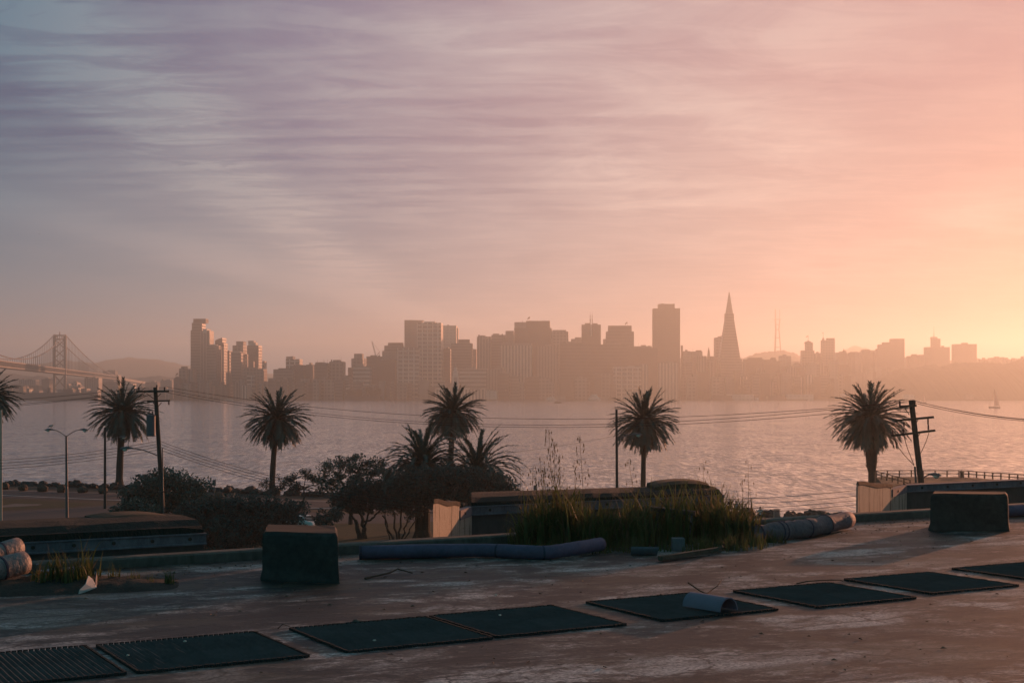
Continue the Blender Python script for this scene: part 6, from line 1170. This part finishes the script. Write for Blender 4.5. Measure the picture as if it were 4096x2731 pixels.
# ---- suspension bridge
STL = mat('bridge_steel', (.16, .155, .15), .6, .15, .2)
def bridge():
    T0 = P(239, 1600, 3500); d = Vector((-.178, .984, 0)).normalized(); s = Vector((d.y, -d.x, 0)); T0.z = 0
    t = thing('suspension_bridge', 'grey suspension bridge with a cross-braced tower', 'bridge', T0); HT = zat(1339, 3500); HD = zat(1476, 3500); W = 12.6; DD = 11.0
    tw = MB()
    for q in (-1, 1): MB().prism([tuple((s * (q * W + a) + d * c_).xy) for a, c_ in ((-2.7, -4), (2.7, -4), (2.7, 4), (-2.7, 4))], -1, HT).obj('tower_leg', STL, t)
    zs = [6, 30, HD - DD - 3, HD + 4, HD + 27, HD + 50, HD + 73, HT - 12]; br = MB()
    for i in (0, 1, 3, 4, 5, 6):
        a, b = zs[i], zs[i + 1]
        for q in (-1, 1): MB().beam(s * (q * W) + Vector((0, 0, a)), s * (-q * W) + Vector((0, 0, b)), 2.2, 3.2, up=d).obj('cross_brace', STL, t)
    for z_, h in ((HT - 10.5, 3), (HT - 1.5, 3), (HD - DD - 2, 4)): MB().beam(s * -W + Vector((0, 0, z_)), s * W + Vector((0, 0, z_)), 4, h, up=(0, 0, 1)).obj('portal_beam', STL, t)
    po = MB()
    for k in range(5): po.box(s * (-W + W * 2 * (k + .5) / 5 - 0) + Vector((0, 0, HT - 6)), (1.6, 2, 8), math.atan2(s.y, s.x))
    po.obj('portal_post', STL, t); MB().lathe([(1.6, HT), (1.2, HT + 5), (.3, HT + 9)], n=6).obj('beacon', STL, t)
    # truss deck, from behind the frame edge to the far anchorage
    a, b = -1050, 1330; m = MB()
    for q in (-1, 1):
        for z_ in (HD, HD - DD): m.beam(d * a + s * (q * W) + Vector((0, 0, z_)), d * b + s * (q * W) + Vector((0, 0, z_)), 1.3, 2.2)
        n = int((b - a) / 14)
        for i in range(n):
            u0 = a + (b - a) * i / n; u1 = a + (b - a) * (i + 1) / n; um = (u0 + u1) / 2
            for A_, B_ in (((u0, -DD), (um, 0)), ((um, 0), (u1, -DD))): m.beam(d * A_[0] + s * (q * W) + Vector((0, 0, HD + A_[1])), d * B_[0] + s * (q * W) + Vector((0, 0, HD + B_[1])), .9, 1.3)
    m.obj('truss', STL, t)
    m = MB(); L = b - a
    for z_ in (HD - .2, HD - DD + .6): m.beam(d * a + Vector((0, 0, z_)), d * b + Vector((0, 0, z_)), 2 * W - 1, 1.0)
    m.obj('road_deck', mat('bridge_deck', (.07, .068, .066), .9, .1), t)
    # cables and hangers
    half, low = 760, HD + 6; side = 1250
    for q in (-1, 1):
        zc = lambda u: (low + (HT - low) * ((u + half) / half) ** 2) if u <= 0 else (HT - (HT - HD - 1) * (u / side) - 34 * 4 * (u / side) * (1 - u / side) * .42)
        us = [-1000 + 40 * i for i in range(26)] + [side * i / 24 for i in range(1, 25)]
        MB().tube([d * u + s * (q * W) + Vector((0, 0, zc(u) + 1)) for u in us], 1.05, 6).obj('main_cable', STL, t)
        for i in range(24):
            for u in (-28.0 * (i + 1), 30.0 * (i + 1)):
                if zc(u) > HD + 4: MB().tube([d * u + s * (q * W) + Vector((0, 0, HD)), d * u + s * (q * W) + Vector((0, 0, zc(u)))], .42, 4, False).obj('hanger_rope', STL, t)
    MB().box(d * 1340 + Vector((0, 0, HD / 2)), (44, 40, HD + 6)).obj('anchorage', STL, t)
    m = MB(); n = 10
    for i in range(n): p = d * (1400 + 65 * i) + s * (4.0 * i ** 1.35); m.box(p + Vector((0, 0, (HD - DD) / 2 - i * 1.2)), (5, 5, HD - DD - i * 2.4))
    m.obj('approach_pier', STL, t)
    m = MB()
    for i in range(n): m.beam(d * (1345 + 65 * i) + s * (4.0 * i ** 1.35) + Vector((0, 0, HD - 5 - i * 2.0)), d * (1410 + 65 * i) + s * (4.0 * (i + 1) ** 1.35) + Vector((0, 0, HD - 7 - i * 2.0)), 2 * W, 9)
    m.obj('approach_deck', STL, t); MB().prism([tuple((s * a_ + d * c_).xy) for a_, c_ in ((-24, -14), (24, -14), (24, 14), (-24, 14))], -1, 6).obj('tower_footing', CONC, t)
bridge()
# blocks seen under and behind the bridge
for x0, x1, y, Y, f, lab in [(140, 384, 786, 3900, 'p_dark', 'long flat warehouse under the bridge deck, sunlit doorway at its end'), (250, 520, 715, 4300, 'v_grey', 'open-framed upper storey of cranes and posts behind the flat warehouse'), (545, 700, 706, 4200, 'p_dark', 'tall blank block seen beside the bridge tower leg'), (380, 560, 792, 3950, 'p_dark', 'low dark shed joined to the flat warehouse'), (860, 935, 770, 3900, 'g_brown', 'small sunlit building just past the bridge tower'), (925, 1062, 748, 3980, 'g_pale', 'pale stepped building with sunlit corner under the bridge deck'), (960, 1110, 795, 3850, 'p_grey', 'low building before the pale stepped one'), (1104, 1342, 690, 4100, 'v_grey', 'broad slab building half under the bridge deck'), (1342, 1545, 597, 5200, 'p_dark', 'dark tower block with pale wing rising behind the bridge end'), (1480, 1540, 605, 5300, 'g_pale', 'pale wing behind the dark tower block at the bridge end'), (1340, 1620, 740, 4000, 'h_dark', 'long dark building below the end of the bridge truss'), (1620, 1790, 765, 3900, 'h_pale', 'white striped shed by the tall palm fronds'), (1900, 2100, 745, 4300, 'p_dark', 'hazy dark block between the bridge approach and the gabled hall'), (2100, 2290, 720, 4200, 'p_grey', 'hazy grey block beside the low gabled hall')]:
    bld('quay_building', lab, 'L', x0, x1, y, Y, f, 30)
fill('L', 0, 2300, 800, 870, 3230, 3500, 22, 'low hazy quay block along the shore behind the bridge tower', 'low quay blocks', 30, ['p_dark', 'g_grey', 'p_grey', 'h_grey', 'p_brown'], 60, 190, 'quay_block')
# ---- birds
BIRD = mat('dark_bird', (.03, .03, .032), .8, .2); GULL = mat('gull_white', (.45, .43, .42), .8, .15)
def flyer(label, x, y, Y, span, up, roll=0.0, yaw=0.0):
    b = P(x, y, Y); t = thing('flying_bird', label, 'bird', b); t.rotation_euler = (0, roll, yaw); L = span * .36
    MB().tube([(0, -L * .55, 0), (0, -L * .35, .01), (0, 0, 0), (0, L * .3, 0), (0, L * .5, .01)], [.01, span * .035, span * .05, span * .03, span * .012], 8).obj('body', BIRD, t)
    for s_ in (-1, 1):
        w = MB(); q = [(0, 0), (.22, up), (.36, up * .95), (.5, up * .45)]
        vs = []; 
        for (u, v), c_ in zip(q, (.13, .12, .09, .02)): vs += [(s_ * u * span, -c_ * span * .5, v * span), (s_ * u * span, c_ * span * .5, v * span)]
        w.add(vs, [(0, 2, 3, 1), (2, 4, 5, 3), (4, 6, 7, 5)]).obj('wing', BIRD, t)
flyer('dark bird with arched wings gliding before the skyline haze', 2769, 1502, 190, .60, .10, yaw=.3); flyer('dark bird gliding below the peaked hotel', 3217, 1431, 230, .55, .03, .25, .2); flyer('tiny dark bird high in the empty sky over the bridge', 157, 935, 300, .75, .05); flyer('tiny bird with raised wings before the striped waterfront block', 1513, 1558, 300, .45, .16); flyer('tiny bird just above the water by the striped block', 1397, 1567, 330, .4, .14); flyer('tiny bird at the sunny side of the tower cluster', 1069, 1495, 260, .45, .10)
def gull():
    b = P(205, 1714.5, 136.1); t = thing('gull', 'gull standing on a head of the double-armed lamp', 'bird', b); m = MB()
    m.tube([(-.26, 0, .20), (-.16, 0, .22), (-.02, 0, .24), (.10, 0, .29), (.15, 0, .38), (.19, 0, .42)], [.015, .06, .10, .085, .05, .055], 10); m.obj('body', GULL, t, smooth=True)
    MB().tube([(-.34, 0, .17), (-.12, 0, .25), (.04, 0, .30)], [.01, .075, .07], 8).obj('folded_wing', BIRD, t, smooth=True); MB().tube([(.235, 0, .42), (.31, 0, .40)], [.02, .006], 6).obj('beak', mat('beak', (.4, .25, .05), .5, .1), t)
    for s_ in (-1, 1): MB().tube([(.0, s_ * .03, .16), (.0, s_ * .03, 0)], .01, 5).obj('leg', BIRD, t)
gull()
